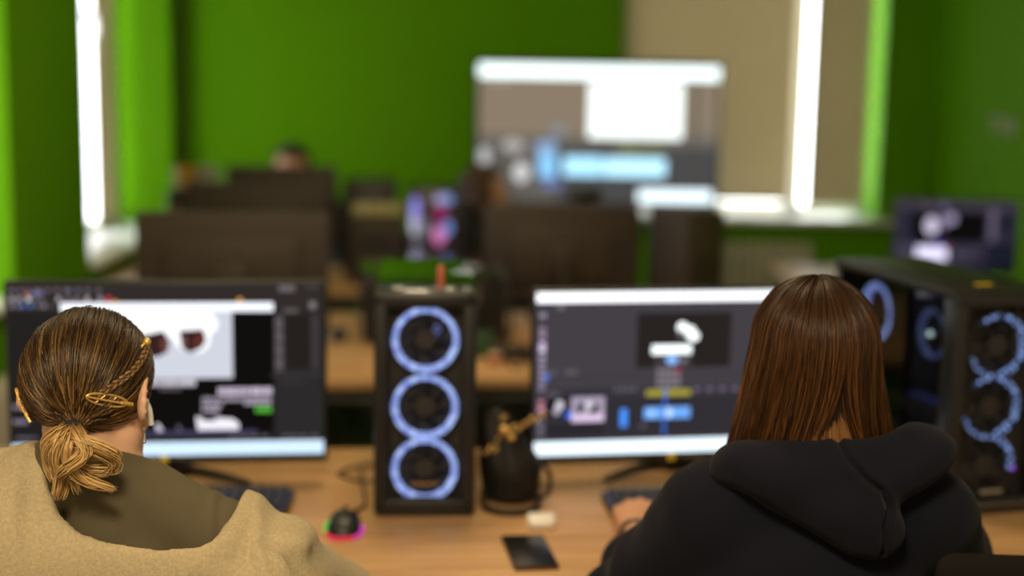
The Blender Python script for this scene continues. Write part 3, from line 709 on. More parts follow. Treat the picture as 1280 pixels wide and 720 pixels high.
# tower in the far left corner with mugs on top
o = plain_tower('black tower in the far left corner with two mugs on top', (-1.222, 5.48, 0.75), R_(2), 0.17, 0.335, 0.30, m=BLACK)
mk = MB(); mk.box((-0.05, -0.158, 0.255), (0.014, 0.004, 0.055)); mk.box((-0.067, -0.158, 0.215), (0.02, 0.004, 0.02))
mk.build('yellow_marking', mat('painted_yellow_lights', (0.30, 0.19, 0.02), 0.5), o)  # yellow front lights of the tower, put in as plain colour
def mug(label, loc, m, rz):
    o = thing('mug', label, 'mug', loc, rz)
    MB().lathe([(0.030, 0), (0.034, 0.004), (0.036, 0.085), (0.033, 0.085), (0.031, 0.008)], n=24).build('body', m, o)
    MB().tube([(0.034, 0, 0.07), (0.056, 0, 0.068), (0.058, 0, 0.035), (0.034, 0, 0.022)], 0.005).build('handle', m, o)
mug('yellow mug on the far left corner tower', (-1.258, 5.44, 1.085), mat('yellow_glaze', (0.42, 0.25, 0.02), 0.35), R_(150))
mug('grey mug beside the yellow one on the corner tower', (-1.180, 5.44, 1.085), mat('grey_glaze', (0.30, 0.28, 0.25), 0.35), R_(20))

# case lying flat on the aisle desk behind the centre tower
o = thing('desktop_case', 'low black computer case lying flat with a glossy top that mirrors the green wall', 'computer', (-0.253, 4.345, 0.75), R_(8))
MB().box((0, 0, 0.108), (0.425, 0.42, 0.185), bevel=0.006).build('body', BLACK_METAL, o)
MB().box((0, 0, 0.206), (0.43, 0.43, 0.012), bevel=0.004).build('glass_lid', GLOSS, o)
v = MB()
for k in range(6): v.box((-0.12 + k * 0.022, -0.212, 0.11), (0.010, 0.006, 0.09))
v.box((0.08, -0.212, 0.15), (0.10, 0.006, 0.05)); v.build('rear_ports', SILVER, o)['label'] = 'silver port plates'
for sx in (-1, 1):
    for sy in (-1, 1): MB().cyl((sx * 0.18, sy * 0.17, 0), (sx * 0.18, sy * 0.17, 0.018), 0.015).build('foot', BLACK, o)
cl = MB().tube([(-0.065, 4.20, 0.968), (-0.04, 4.13, 0.985), (-0.012, 4.085, 0.93), (0.0, 4.055, 0.82), (-0.03, 4.05, 0.757), (-0.07, 4.06, 0.756)], 0.005).build('cable', BLACK)
tag(cl, 'black cable looping from the flat case down to the aisle desk', 'cable')

# small things on the aisle desk, seen between the tower and the right monitor
o = thing('power_adapter', 'black power adapter lump on the aisle desk under the right dark monitor', 'power adapter', (0.0, 3.94, 0.75), R_(14))
MB().box((0, 0, 0.022), (0.11, 0.055, 0.042), bevel=0.008).build('body', BROWN_BLACK, o)
MB().tube([(0.05, 0, 0.02), (0.062, -0.01, 0.008), (0.058, -0.04, 0.006), (0.03, -0.05, 0.006)], 0.004).build('cord', BLACK, o)
o = thing('green_box', 'small dark green box on the aisle desk beside the flat case', 'box', (-0.075, 3.975, 0.75), R_(5))
MB().box((0, 0, 0.035), (0.055, 0.05, 0.068), bevel=0.004).build('carton', mat('dark_green_card', (0.02, 0.07, 0.025), 0.6), o)
MB().box((0, 0, 0.068), (0.056, 0.051, 0.006), bevel=0.002).build('lid', mat('darker_green_card', (0.015, 0.05, 0.02), 0.6), o)
o = thing('lip_balm_tub', 'small round salmon tub on the aisle desk', 'tub', (-0.045, 3.885, 0.75))
MB().lathe([(0.017, 0), (0.019, 0.003), (0.019, 0.022), (0.017, 0.024)], n=20).build('body', mat('salmon_tub', (0.55, 0.20, 0.12), 0.4), o)
MB().lathe([(0.020, 0.022), (0.020, 0.030), (0.018, 0.032)], n=20).build('lid', mat('pale_lid', (0.5, 0.36, 0.28), 0.4), o)
cl = MB().tube([(-0.03, 3.93, 0.754), (-0.005, 3.90, 0.754), (0.0, 3.83, 0.754), (0.03, 3.83, 0.755), (0.03, 3.90, 0.755), (0.01, 3.93, 0.755)], 0.004).build('cable', mat('grey_cable', (0.09, 0.08, 0.075), 0.6)); tag(cl, 'thin grey looped cable beside the green box', 'cable')
cl = MB().tube([(0.075, 3.90, 0.757), (0.10, 3.86, 0.757), (0.15, 3.86, 0.757), (0.17, 3.89, 0.757), (0.13, 3.905, 0.757), (0.10, 3.88, 0.769), (0.13, 3.84, 0.757), (0.19, 3.85, 0.757)], 0.006).build('cable', BLACK); tag(cl, 'black coiled cable on the aisle desk below the right dark monitor', 'cable')

def mouse_mesh(m, L=0.118, Wd=0.064, Hm=0.036):
    t = bmesh.new(); bmesh.ops.create_uvsphere(t, u_segments=28, v_segments=18, radius=1)
    for v in t.verts:
        x, y, z = v.co
        w = Wd / 2 * (1.0 - 0.12 * math.exp(-((y - 0.1) / 0.35) ** 2))
        px = abs(x) ** 0.75 * (1 if x > 0 else -1); py = abs(y) ** 0.8 * (1 if y > 0 else -1)
        zz = max(z, -0.22)
        v.co = (px * w, py * L / 2, (zz + 0.22) / 1.22 * Hm * (1.0 - 0.25 * max(0, y)))
    m._add(t, None)
def mouse(label, loc, rz, lit):
    o = thing('computer_mouse', label, 'mouse', loc, rz)
    b = MB(); mouse_mesh(b); b.build('shell', BLACK, o)
    MB().cyl((-0.004, 0.034, 0.0265), (0.004, 0.034, 0.0265), 0.008, n=16).build('scroll_wheel', BLACK_MATTE, o)
    if lit:
        for a0, a1, c, nm in [(-155, -60, (1.0, 0.05, 0.10), 'light_strip'), (-60, 5, (0.8, 0.06, 0.55), 'light_strip'), (140, 205, (0.10, 0.75, 0.08), 'light_strip')]:
            pts = []
            for k in range(9):
                A = R_(a0 + (a1 - a0) * k / 8); cx, sy = math.cos(A), math.sin(A)
                pts.append((abs(cx) ** 0.75 * (1 if cx > 0 else -1) * 0.0325, abs(sy) ** 0.8 * (1 if sy > 0 else -1) * 0.0595, 0.0055))
            MB().tube(pts, 0.003, n=6, smooth=2).build(nm, emit('mouse_light', c, 0.9 if nm else 1), o)
        MB().tube([(0, 0.058, 0.008), (0.004, 0.085, 0.005), (0.024, 0.11, 0.004), (0.032, 0.15, 0.004), (0.024, 0.25, 0.004), (0.014, 0.38, 0.004)], 0.0028).build('cord', BLACK, o)
    return o
mouse('black gaming mouse with red and green light strips beside the centre tower', (-0.292, 2.440, 0.75), R_(4), True)
mouse('small black mouse on the aisle desk left of the flat case', (-0.520, 4.20, 0.75), R_(188), False)
cl = MB().tube([(-0.20, 2.86, 0.754), (-0.30, 2.84, 0.754), (-0.345, 2.78, 0.754), (-0.30, 2.735, 0.754), (-0.26, 2.735, 0.754)], 0.003).build('cable', BLACK); tag(cl, 'thin black cable curling on the front desk left of the centre tower', 'cable')

# ------------------------------------------------------------ keyboards
KEYCAP = mat('black_keycap', (0.014, 0.014, 0.018), rough=0.5)
KEYGLOW = emit('key_backlight', (0.03, 0.05, 0.26), 0.55)
def keyboard(label, loc, rz, w, d, glow=True, wrist=False):
    o = thing('keyboard', label, 'keyboard', loc, rz)
    b = MB(); b.box((0, 0, 0.010), (w, d, 0.018), bevel=0.004)
    b.build('base', BLACK, o)
    if glow: MB().box((0, 0, 0.0195), (w - 0.022, d - 0.022, 0.001)).build('backlight', KEYGLOW, o)
    k = MB(); nx, ny = 20, 6; pw, pd = (w - 0.02) / nx, (d - 0.02) / ny
    for j in range(ny):
        i = 0
        while i < nx:
            wd = 1
            if j == 0 and i == 4: wd = 6
            elif i == 0 and j in (1, 2): wd = 2
            cx = -w / 2 + 0.01 + (i + wd / 2) * pw; cy = -d / 2 + 0.01 + (j + 0.5) * pd
            k.box((cx, cy, 0.024), (pw * wd - 0.0032, pd - 0.0032, 0.010), bevel=0.0022, seg=1)
            i += wd
    k.build('keys', KEYCAP, o)
    if wrist: MB().box((0, -d / 2 - 0.032, 0.008), (w, 0.06, 0.014), bevel=0.005).build('wrist_rest', BLACK_MATTE, o)
    return o
keyboard('black backlit keyboard half hidden behind the blonde-ponytail woman', (-0.625, 2.545, 0.75), R_(2), 0.44, 0.140)
keyboard('black keyboard under the hand of the woman in black hoodie', (0.412, 2.595, 0.75), R_(7), 0.455, 0.150, wrist=True)

# ------------------------------------------------------------ handbag, phone, earbud case

# ------------------------------------------------------------ implicit surfaces
def rc(a, b, ra, rb):
    a = np.array(a, float); b = np.array(b, float); ab = b - a; L2 = max(1e-12, float(ab @ ab))
    def f(p):
        q = p - a; t = np.clip(q @ ab / L2, 0, 1)
        return np.linalg.norm(q - t[:, None] * ab, axis=1) - (ra + (rb - ra) * t)
    return f
def el(c, r, rot=None):
    c = np.array(c, float); r = np.array(r, float); Rm = None if rot is None else np.array(rot)
    def f(p):
        q = p - c
        if Rm is not None: q = q @ Rm
        k0 = np.linalg.norm(q / r, axis=1); k1 = np.linalg.norm(q / (r * r), axis=1)
        return k0 * (k0 - 1.0) / np.maximum(k1, 1e-9)
    return f
def smin(a, b, k):
    h = np.clip(0.5 + 0.5 * (b - a) / k, 0, 1)
    return b + (a - b) * h - k * h * (1 - h)
def smax(a, b, k): return -smin(-a, -b, k)
def union(prims):
    """prims: list of (f, k)"""
    def f(p):
        d = prims[0][0](p)
        for g, k in prims[1:]: d = smin(d, g(p), k)
        return d
    return f
def rotmat(x=0, y=0, z=0): return np.array(Euler((R_(x), R_(y), R_(z)), 'XYZ').to_matrix())

def surface(f, lo, hi, h, B=14):
    """blockwise sampled field -> surface nets (verts, quads)"""
    lo = np.array(lo, float); hi = np.array(hi, float)
    nb = np.ceil((hi - lo) / (h * B)).astype(int); N = nb * B
    V = np.empty(tuple(N), np.float32)
    ii = np.stack(np.meshgrid(*[np.arange(n) for n in nb], indexing='ij'), -1).reshape(-1, 3)
    cen = lo + (ii * B + (B - 1) / 2) * h
    dc = f(cen); lim = (B * h * 0.866) * 1.5 + 0.012
    loc = np.stack(np.meshgrid(*[np.arange(B)] * 3, indexing='ij'), -1).reshape(-1, 3)
    act = np.abs(dc) < lim
    for (i, j, k), d in zip(ii[~act], dc[~act]): V[i * B:(i + 1) * B, j * B:(j + 1) * B, k * B:(k + 1) * B] = d
    A = ii[act]
    for s in range(0, len(A), 60):
        ch = A[s:s + 60]
        pts = (lo + (ch[:, None, :] * B + loc[None]) * h).reshape(-1, 3)
        dv = f(pts).reshape(len(ch), B, B, B)
        for (i, j, k), d in zip(ch, dv): V[i * B:(i + 1) * B, j * B:(j + 1) * B, k * B:(k + 1) * B] = d
    V[0] = np.maximum(V[0], 1e-3); V[-1] = np.maximum(V[-1], 1e-3); V[:, 0] = np.maximum(V[:, 0], 1e-3); V[:, -1] = np.maximum(V[:, -1], 1e-3)
    V[:, :, 0] = np.maximum(V[:, :, 0], 1e-3); V[:, :, -1] = np.maximum(V[:, :, -1], 1e-3)
    S = V < 0
    c8 = [(a, b, c) for a in (0, 1) for b in (0, 1) for c in (0, 1)]
    sh = tuple(n - 1 for n in N)
    cnt = np.zeros(sh, np.uint8)
    for a, b, c in c8: cnt += S[a:a + sh[0], b:b + sh[1], c:c + sh[2]]
    cells = np.argwhere((cnt > 0) & (cnt < 8))
    idx = np.full(sh, -1, np.int32); idx[tuple(cells.T)] = np.arange(len(cells))
    val = np.stack([V[cells[:, 0] + a, cells[:, 1] + b, cells[:, 2] + c] for a, b, c in c8], 1)
    acc = np.zeros((len(cells), 3)); n = np.zeros(len(cells)); C8 = np.array(c8, float)
    for p in range(8):
        for q in range(p + 1, 8):
            if np.abs(C8[p] - C8[q]).sum() != 1: continue
            v0, v1 = val[:, p], val[:, q]; m = (v0 < 0) != (v1 < 0)
            t = np.where(m, v0 / np.where(m, v0 - v1, 1), 0)
            acc += np.where(m[:, None], C8[p] + t[:, None] * (C8[q] - C8[p]), 0); n += m
    verts = lo + (cells + acc / n[:, None]) * h
    quads = []
    for ax in range(3):
        o = [x for x in range(3) if x != ax]
        sl0 = [slice(None)] * 3; sl1 = [slice(None)] * 3; sl0[ax] = slice(0, -1); sl1[ax] = slice(1, None)
        a, b = S[tuple(sl0)], S[tuple(sl1)]
        e = np.argwhere(a != b)
        e = e[(e[:, o[0]] > 0) & (e[:, o[1]] > 0) & (e[:, o[0]] < N[o[0]] - 1) & (e[:, o[1]] < N[o[1]] - 1)]
        fl = a[tuple(e.T)]
        def g(d0, d1):
            w = e.copy(); w[:, o[0]] += d0; w[:, o[1]] += d1; return idx[tuple(w.T)]
        q = np.stack([g(-1, -1), g(0, -1), g(0, 0), g(-1, 0)], 1)
        flip = fl if ax != 1 else ~fl
        q[~flip] = q[~flip][:, ::-1]
        quads.append(q)
    return verts, np.concatenate(quads)

def mesh_from(name, verts, quads, material, parent=None, loc=None, relax=1):
    if relax:
        for _ in range(relax):
            s = np.zeros_like(verts); n = np.zeros(len(verts))
            for a, b in ((0, 1), (1, 2), (2, 3), (3, 0)):
                np.add.at(s, quads[:, a], verts[quads[:, b]]); np.add.at(n, quads[:, a], 1)
                np.add.at(s, quads[:, b], verts[quads[:, a]]); np.add.at(n, quads[:, b], 1)
            verts = verts * 0.5 + 0.5 * s / np.maximum(n, 1)[:, None]
    me = bpy.data.meshes.new(name)
    me.vertices.add(len(verts)); me.vertices.foreach_set('co', verts.astype(np.float32).ravel())
    me.loops.add(quads.size); me.loops.foreach_set('vertex_index', quads.astype(np.int32).ravel())
    me.polygons.add(len(quads)); me.polygons.foreach_set('loop_start', np.arange(0, quads.size, 4, dtype=np.int32))
    me.polygons.foreach_set('use_smooth', np.ones(len(quads), bool))
    me.update(calc_edges=True); me.validate()
    for m in (material if isinstance(material, list) else [material]): me.materials.append(m)
    o = bpy.data.objects.new(name, me); COL.objects.link(o)
    if parent is not None: o.parent = parent
    if loc is not None: o.location = loc
    return o
def solid(name, f, lo, hi, h, material, parent=None, loc=None, relax=1):
    v, q = surface(f, lo, hi, h)
    return mesh_from(name, v, q, material, parent, loc, relax)

# ------------------------------------------------------------ handbag, phone, earbud case
LEATHER = mat('black_leather', (0.011, 0.009, 0.008), rough=0.6, spec=0.3, bump=(160, 0.4, 0.002))
bag = thing('handbag', 'slouched black leather handbag with gold chain leaning by the centre tower', 'handbag', (0.004, 2.640, 0.75), R_(-8))
bf = union([(el((-0.002, 0.0, 0.045), (0.048, 0.046, 0.044)), 0.02), (el((0.0, 0.0, 0.016), (0.054, 0.050, 0.017)), 0.02), (el((-0.018, 0.0, 0.092), (0.042, 0.036, 0.048)), 0.045), (el((-0.032, 0.0, 0.140), (0.024, 0.022, 0.040)), 0.03), (el((0.012, 0.0, 0.060), (0.036, 0.038, 0.034)), 0.045), (el((-0.012, 0.004, 0.122), (0.026, 0.020, 0.030)), 0.03)])
def bagf(p):
    fold = 0.0018 * np.sin(p[:, 0] * 150 + p[:, 2] * 40) * np.clip((p[:, 2] - 0.05) / 0.06, 0, 1)
    return np.maximum(bf(p) + fold, 0.001 - p[:, 2])
solid('pouch', bagf, (-0.085, -0.07, -0.01), (0.085, 0.07, 0.19), 0.0028, LEATHER, bag)
hm = MB(); hm.tube([(0.036, 0.0, 0.066), (0.056, -0.004, 0.074), (0.072, -0.006, 0.064), (0.077, -0.008, 0.038), (0.068, -0.008, 0.014), (0.040, -0.002, 0.010)], 0.0050)
hm.build('handle', LEATHER, bag)
sm = MB(); sm.tube([(-0.045, -0.045, 0.03), (-0.040, -0.075, 0.010), (-0.010, -0.100, 0.007), (0.030, -0.098, 0.007), (0.055, -0.070, 0.007), (0.060, -0.04, 0.012)], 0.0062)
sm.build('strap', LEATHER, bag)
MB().torus((-0.038, -0.070, 0.014), 0.008, 0.0022, axis=(1, 0.3, 0.3)).build('strap_ring', mat('copper_ring', (0.8, 0.42, 0.2), 0.2, 1.0), bag)
ch = MB()
cp = [(-0.040, -0.036, 0.100), (-0.030, -0.038, 0.110), (-0.018, -0.034, 0.128), (-0.008, -0.032, 0.142), (-0.012, -0.022, 0.166), (0.012, -0.03, 0.150), (0.030, -0.026, 0.158), (0.046, -0.02, 0.166), (0.062, -0.015, 0.174)]
for k, p in enumerate(cp):
    ch.torus(p, 0.0058, 0.0016, axis=((0.3, -1, 0.3) if k % 2 else (0.8, -0.5, -0.4)), n=20, k=8, sc=(1.35, 0.9, 1))
ch.build('chain', GOLD, bag)
bc = MB()
bc.sphere((-0.010, -0.036, 0.146), 0.0085, scale=(1.2, 0.5, 1)).sphere((0.004, -0.034, 0.132), 0.007, scale=(1.1, 0.5, 1))
bc.build('clasp', GOLD, bag)['label'] = 'gold clasp'

ph = thing('smartphone', 'black smartphone lying face up on the desk near the white case', 'phone', (0.0375, 2.330, 0.75), R_(9))
MB().box((0, 0, 0.0045), (0.076, 0.158, 0.008), bevel=0.0035).build('body', mat('phone_edge', (0.10, 0.055, 0.04), 0.35, 0.3), ph)
MB().box((0, 0, 0.0088), (0.073, 0.155, 0.001), bevel=0.0004).build('screen', mat('phone_glass', (0.006, 0.006, 0.007), rough=0.3, spec=0.25), ph)
ec = thing('earbud_case', 'small white earbud charging case lying beside the handbag', 'earbud case', (0.060, 2.480, 0.75), R_(4))
MB().box((0, 0, 0.010), (0.050, 0.040, 0.019), bevel=0.009, seg=4).build('body', WHITE_PLASTIC, ec)
MB().box((0, 0.004, 0.0165), (0.0495, 0.0315, 0.010), bevel=0.0048, seg=3).build('lid', WHITE_PLASTIC, ec)

# ------------------------------------------------------------ chairs
def office_chair(label, loc, rz, back_top, seat_z=0.47):
    """person looks to +y"""
    o = thing('office_chair', label, 'chair', loc, rz)
    MB().box((0, 0, seat_z - 0.035), (0.47, 0.46, 0.07), bevel=0.03, seg=4).build('seat', CHAIR_FABRIC, o)
    b = MB(); hb = back_top - seat_z - 0.10
    b.box((0, -0.255, seat_z + 0.10 + hb / 2), (0.44, 0.05, hb), bevel=0.022, seg=4); b.build('backrest', CHAIR_FABRIC, o)
    MB().tube([(0, -0.10, seat_z - 0.075), (0, -0.27, seat_z - 0.06), (0, -0.292, seat_z + 0.05), (0, -0.290, seat_z + 0.3)], 0.016).build('back_bracket', BLACK, o)
    MB().cyl((0, 0, 0.09), (0, 0, seat_z - 0.07), 0.025).cyl((0, 0, 0.09), (0, 0, 0.25), 0.032).build('gas_column', BLACK_METAL, o)
    for k in range(5):
        A = 2 * math.pi * k / 5 + 0.3; c, s = math.cos(A), math.sin(A)
        lg = MB().tube([(0, 0, 0.11), (c * 0.15, s * 0.15, 0.095), (c * 0.29, s * 0.29, 0.07)], lambda t: 0.024 - 0.008 * t).build('leg', BLACK, o)
        MB().cyl((c * 0.29 - s * 0.012, s * 0.29 + c * 0.012, 0.027), (c * 0.29 + s * 0.012, s * 0.29 - c * 0.012, 0.027), 0.027, n=16).cyl((c * 0.29, s * 0.29, 0.03), (c * 0.29, s * 0.29, 0.07), 0.008).build('caster', BLACK, lg)
    return o

# ------------------------------------------------------------ people
SKIN = mat('skin', (0.62, 0.33, 0.20), rough=0.5, spec=0.4, sss=0.25, bump=(260, 0.08, 0.0006), noise=(18, 0.88))
SKIN_PALE = mat('skin_light', (0.70, 0.42, 0.28), rough=0.5, spec=0.4, sss=0.25, bump=(260, 0.08, 0.0006), noise=(18, 0.9))
EYE_WHITE = mat('eye_white', (0.8, 0.78, 0.75), rough=0.15)
IRIS = mat('dark_iris', (0.03, 0.018, 0.01), rough=0.1)
LIPS = mat('lip_skin', (0.50, 0.16, 0.13), rough=0.4)

def head_prims(c, M, s, ear=0.0765, ear_l=0.0):
    c = np.array(c, float)
    P = lambda v: c + M @ (np.array(v, float) * s)
    E = lambda v, r, k, R=None: (el(P(v), np.array(r) * s, M if R is None else M @ R), k * s)
    C = lambda a, b, ra, rb, k: (rc(P(a), P(b), ra * s, rb * s), k * s)
    pr = [E((0, -0.012, 0.025), (0.074, 0.094, 0.085), 0.0), E((0, 0.035, -0.030), (0.060, 0.058, 0.080), 0.03),
          C((-0.050, 0.005, -0.055), (-0.016, 0.064, -0.098), 0.022, 0.017, 0.03), C((0.050, 0.005, -0.055), (0.016, 0.064, -0.098), 0.022, 0.017, 0.03),
          E((0, 0.070, -0.100), (0.022, 0.018, 0.016), 0.02),
          E((-0.034, 0.062, -0.038), (0.024, 0.024, 0.022), 0.02), E((0.034, 0.062, -0.038), (0.024, 0.024, 0.022), 0.02),
          C((-0.030, 0.080, 0.020), (0.030, 0.080, 0.020), 0.011, 0.011, 0.014),
          C((0, 0.088, 0.006), (0, 0.106, -0.030), 0.007, 0.011, 0.010), E((-0.010, 0.094, -0.034), (0.008, 0.009, 0.007), 0.006), E((0.010, 0.094, -0.034), (0.008, 0.009, 0.007), 0.006),
          E((0, 0.086, -0.060), (0.022, 0.012, 0.006), 0.006), E((0, 0.084, -0.069), (0.019, 0.012, 0.006), 0.005)]
    for sx in (-1, 1):   # ears: helix, lobe, plate
        Re = rotmat(x=-12, z=sx * 24)
        ctr = np.array((sx * (ear if sx > 0 else ear + ear_l), -0.008, -0.004))
        pr.append(E(ctr, (0.0065, 0.019, 0.031), 0.008, Re))
        pts = [ctr + Re @ np.array((sx * 0.003, 0.017 * math.cos(A), 0.030 * math.sin(A))) for A in np.linspace(-1.4, 2.6, 8)]
        pts = [ctr + Re @ np.array((sx * 0.004, -0.018 * math.cos(A), 0.030 * math.sin(A))) for A in np.linspace(-1.2, 2.5, 8)]
        for a, b in zip(pts, pts[1:]): pr.append(C(a, b, 0.0042, 0.0042, 0.003))
        pr.append(E(ctr + np.array((0, 0.006, -0.031)), (0.006, 0.008, 0.009), 0.006))
    return pr

def hand_prims(w, M, t, curl=(18, 45, 40), spread=1.0):
    w = np.array(w, float); P = lambda v: w + M @ np.array(v, float)
    pr = []; mcp = [((0.026 * t, 0.086, 0.003), (0.040, 0.025, 0.021), 0.10 * t), ((0.007 * t, 0.091, 0.007), (0.044, 0.028, 0.022), 0.03 * t), ((-0.013 * t, 0.086, 0.005), (0.041, 0.026, 0.021), -0.05 * t), ((-0.031 * t, 0.076, -0.001), (0.032, 0.019, 0.018), -0.16 * t)]
    for m, _, _ in mcp: pr.append((rc(P((m[0] * 0.55, 0.008, 0)), P(m), 0.0150, 0.0112), 0.012))
    for fi, (m, L, sp) in enumerate(mcp):
        a = np.array(m, float); ang = 0.0; r = 0.0090 if fi < 3 else 0.0078
        for j, l in enumerate(L):
            ang -= R_(curl[j] * (1 + 0.12 * fi))
            d = np.array((math.sin(sp * spread) * math.cos(ang), math.cos(sp * spread) * math.cos(ang), math.sin(ang)))
            b = a + d * l
            pr.append((rc(P(a), P(b), r * (1 - 0.08 * j), r * (1 - 0.08 * (j + 1))), 0.004 if j else 0.006)); a = b
    pr.append((rc(P((0.020 * t, 0.020, -0.004)), P((0.046 * t, 0.052, -0.012)), 0.0150, 0.0110), 0.012))
    pr.append((rc(P((0.046 * t, 0.052, -0.012)), P((0.050 * t, 0.088, -0.020)), 0.0105, 0.0078), 0.004))
    return pr

def limb(a, b, ra, rb, k=0.02): return (rc(a, b, ra, rb), k)

class Figure:
    """seated figure in its own frame: origin on the floor under the neck, +y forward"""
    def __init__(s, hc, head_rot, hs, neck, shl, shr, ell_, elr, wl, wr, width=1.0, hand_l=None, hand_r=None, curl=(18, 45, 40), ear=0.0765, ear_l=0.0):
        A = np.array
        s.torso = [(el((0, -0.03, 0.56), (0.165 * width, 0.115, 0.115)), 0.0), (el((0, -0.015, 0.72), (0.130 * width, 0.092, 0.16)), 0.05), (el((0, 0.0, 0.865), (0.146 * width, 0.095, 0.140)), 0.05)]
        nb = A(neck)
        s.sh = [limb(nb + A((-0.02, -0.015, 0.02)), shl, 0.036, 0.046, 0.02), limb(nb + A((0.02, -0.015, 0.02)), shr, 0.036, 0.046, 0.02)]
        s.arm_l = [limb(shl, ell_, 0.047, 0.037), limb(ell_, wl, 0.037, 0.025)]
        s.arm_r = [limb(shr, elr, 0.047, 0.037), limb(elr, wr, 0.037, 0.025)]
        hc = A(hc, float); s.M = head_rot; s.hc = hc; s.hs = hs
        s.neck = [limb(nb + A((0, -0.012, -0.03)), hc + head_rot @ A((0, -0.022, -0.055)) * hs, 0.053, 0.050, 0.03)]
        s.legs = []
        for sx in (-1, 1): s.legs += [limb((sx * 0.09, 0.0, 0.545), (sx * 0.11, 0.40, 0.53), 0.082, 0.058), limb((sx * 0.11, 0.40, 0.53), (sx * 0.11, 0.36, 0.10), 0.055, 0.036), limb((sx * 0.11, 0.34, 0.055), (sx * 0.12, 0.50, 0.040), 0.036, 0.028)]
        s.head = head_prims(hc, head_rot, hs, ear, ear_l)
        Ml = head_dir(ell_, wl) if hand_l is None else hand_l
        Mr = head_dir(elr, wr) if hand_r is None else hand_r
        s.hands = hand_prims(wl, Ml, 1, curl) + hand_prims(wr, Mr, -1, curl)
        s.wl, s.wr = A(wl, float), A(wr, float)
    def body(s): return union(s.torso + s.sh + s.arm_l + s.arm_r + s.legs + s.neck + s.head + s.hands)
    def cloth(s, k=1.0, neck=False): return union(s.torso + s.sh + s.arm_l + s.arm_r + (s.neck if neck else []))

def head_dir(e, w):
    y = np.array(w, float) - np.array(e, float); y[2] *= 0.3; y /= np.linalg.norm(y)
    x = np.cross(y, (0, 0, 1)); x /= np.linalg.norm(x); z = np.cross(x, y)
    return np.stack([x, y, z], 1)

def face_parts(F, root):
    P = lambda v: Vector(F.hc + F.M @ (np.array(v) * F.hs))
    fw = Vector(F.M @ np.array((0, 1, 0)))
    for sx in (-1, 1):
        c = P((sx * 0.031, 0.075, 0.002))
        e = MB(); e.sphere(c, 0.0115, EYE_WHITE, n=16); e.sphere(c + fw * 0.0075, 0.0058, IRIS, n=12); e.build('eye', None, root)
        b = MB(); b.tube([P((sx * 0.014, 0.094, 0.018)), P((sx * 0.030, 0.093, 0.024)), P((sx * 0.046, 0.083, 0.019))], 0.0028); b.build('eyebrow', mat('brow_hair', (0.03, 0.018, 0.01), 0.7), root)
    m = MB(); m.tube([P((-0.022, 0.090, -0.064)), P((0, 0.0975, -0.063)), P((0.022, 0.090, -0.064))], 0.0042); m.build('lips', LIPS, root)

def shell(d, off, th): return np.abs(d - off) - th

# hair strands as thin three-sided tubes
def strands(name, paths, rad, tint, material, parent, loc=None):
    N, K, _ = paths.shape
    T = np.empty_like(paths); T[:, 1:-1] = paths[:, 2:] - paths[:, :-2]; T[:, 0] = paths[:, 1] - paths[:, 0]; T[:, -1] = paths[:, -1] - paths[:, -2]
    T /= np.maximum(np.linalg.norm(T, axis=2, keepdims=True), 1e-9)
    ref = np.zeros_like(T); ref[..., 1] = 1; ref[..., 0] = 0.31
    U = np.cross(T, ref); U /= np.maximum(np.linalg.norm(U, axis=2, keepdims=True), 1e-9); W = np.cross(T, U)
    tt = np.linspace(0, 1, K); taper = np.minimum(1, np.minimum(tt * 8 + 0.5, (1 - tt) * 5 + 0.25))
    r = (rad[:, None] * taper[None])[..., None]
    ph = rng.uniform(0, 6.28, N)[:, None, None]
    V = np.stack([paths + r * (np.cos(ph + a) * U + np.sin(ph + a) * W) for a in (0, 2.0944, 4.18879)], 2)   # N,K,3,3
    base = (np.arange(N)[:, None, None] * K + np.arange(K - 1)[None, :, None]) * 3 + np.arange(3)[None, None]
    nx = (np.arange(N)[:, None, None] * K + np.arange(K - 1)[None, :, None]) * 3 + (np.arange(3)[None, None] + 1) % 3
    Q = np.stack([base, nx, nx + 3, base + 3], -1).reshape(-1, 4)
    o = mesh_from(name, V.reshape(-1, 3), Q, material, parent, loc, relax=0)
    at = o.data.color_attributes.new('strand', 'FLOAT_COLOR', 'POINT')
    c = np.zeros((N, K, 3, 4), np.float32); c[..., 0] = tt[None, :, None]; c[..., 1] = tint[:, None, None]; c[..., 3] = 1
    at.data.foreach_set('color', c.ravel())
    return o

def hair_mat(name, root, dark, light, rough=0.38, spec=0.55, root_end=0.55):
    m = bpy.data.materials.new(name); m.use_nodes = True
    nt = m.node_tree; b = nt.nodes['Principled BSDF']
    a = nt.nodes.new('ShaderNodeAttribute'); a.attribute_name = 'strand'
    sp = nt.nodes.new('ShaderNodeSeparateColor'); nt.links.new(a.outputs['Color'], sp.inputs[0])
    r1 = nt.nodes.new('ShaderNodeValToRGB'); r1.color_ramp.elements[0].position = 0.25; r1.color_ramp.elements[1].position = 1.0
    r1.color_ramp.elements[0].color = (*dark, 1); r1.color_ramp.elements[1].color = (*light, 1)
    nt.links.new(sp.outputs['Green'], r1.inputs['Fac'])
    r2 = nt.nodes.new('ShaderNodeValToRGB'); r2.color_ramp.elements[0].position = 0.05; r2.color_ramp.elements[1].position = root_end
    nt.links.new(sp.outputs['Red'], r2.inputs['Fac'])
    mx = nt.nodes.new('ShaderNodeMix'); mx.data_type = 'RGBA'
    nt.links.new(r2.outputs['Color'], mx.inputs[0]); mx.inputs[6].default_value = (*root, 1); nt.links.new(r1.outputs['Color'], mx.inputs[7])
    nt.links.new(mx.outputs[2], b.inputs['Base Color'])
    b.inputs['Roughness'].default_value = rough; b.inputs['Specular IOR Level'].default_value = spec
    return m

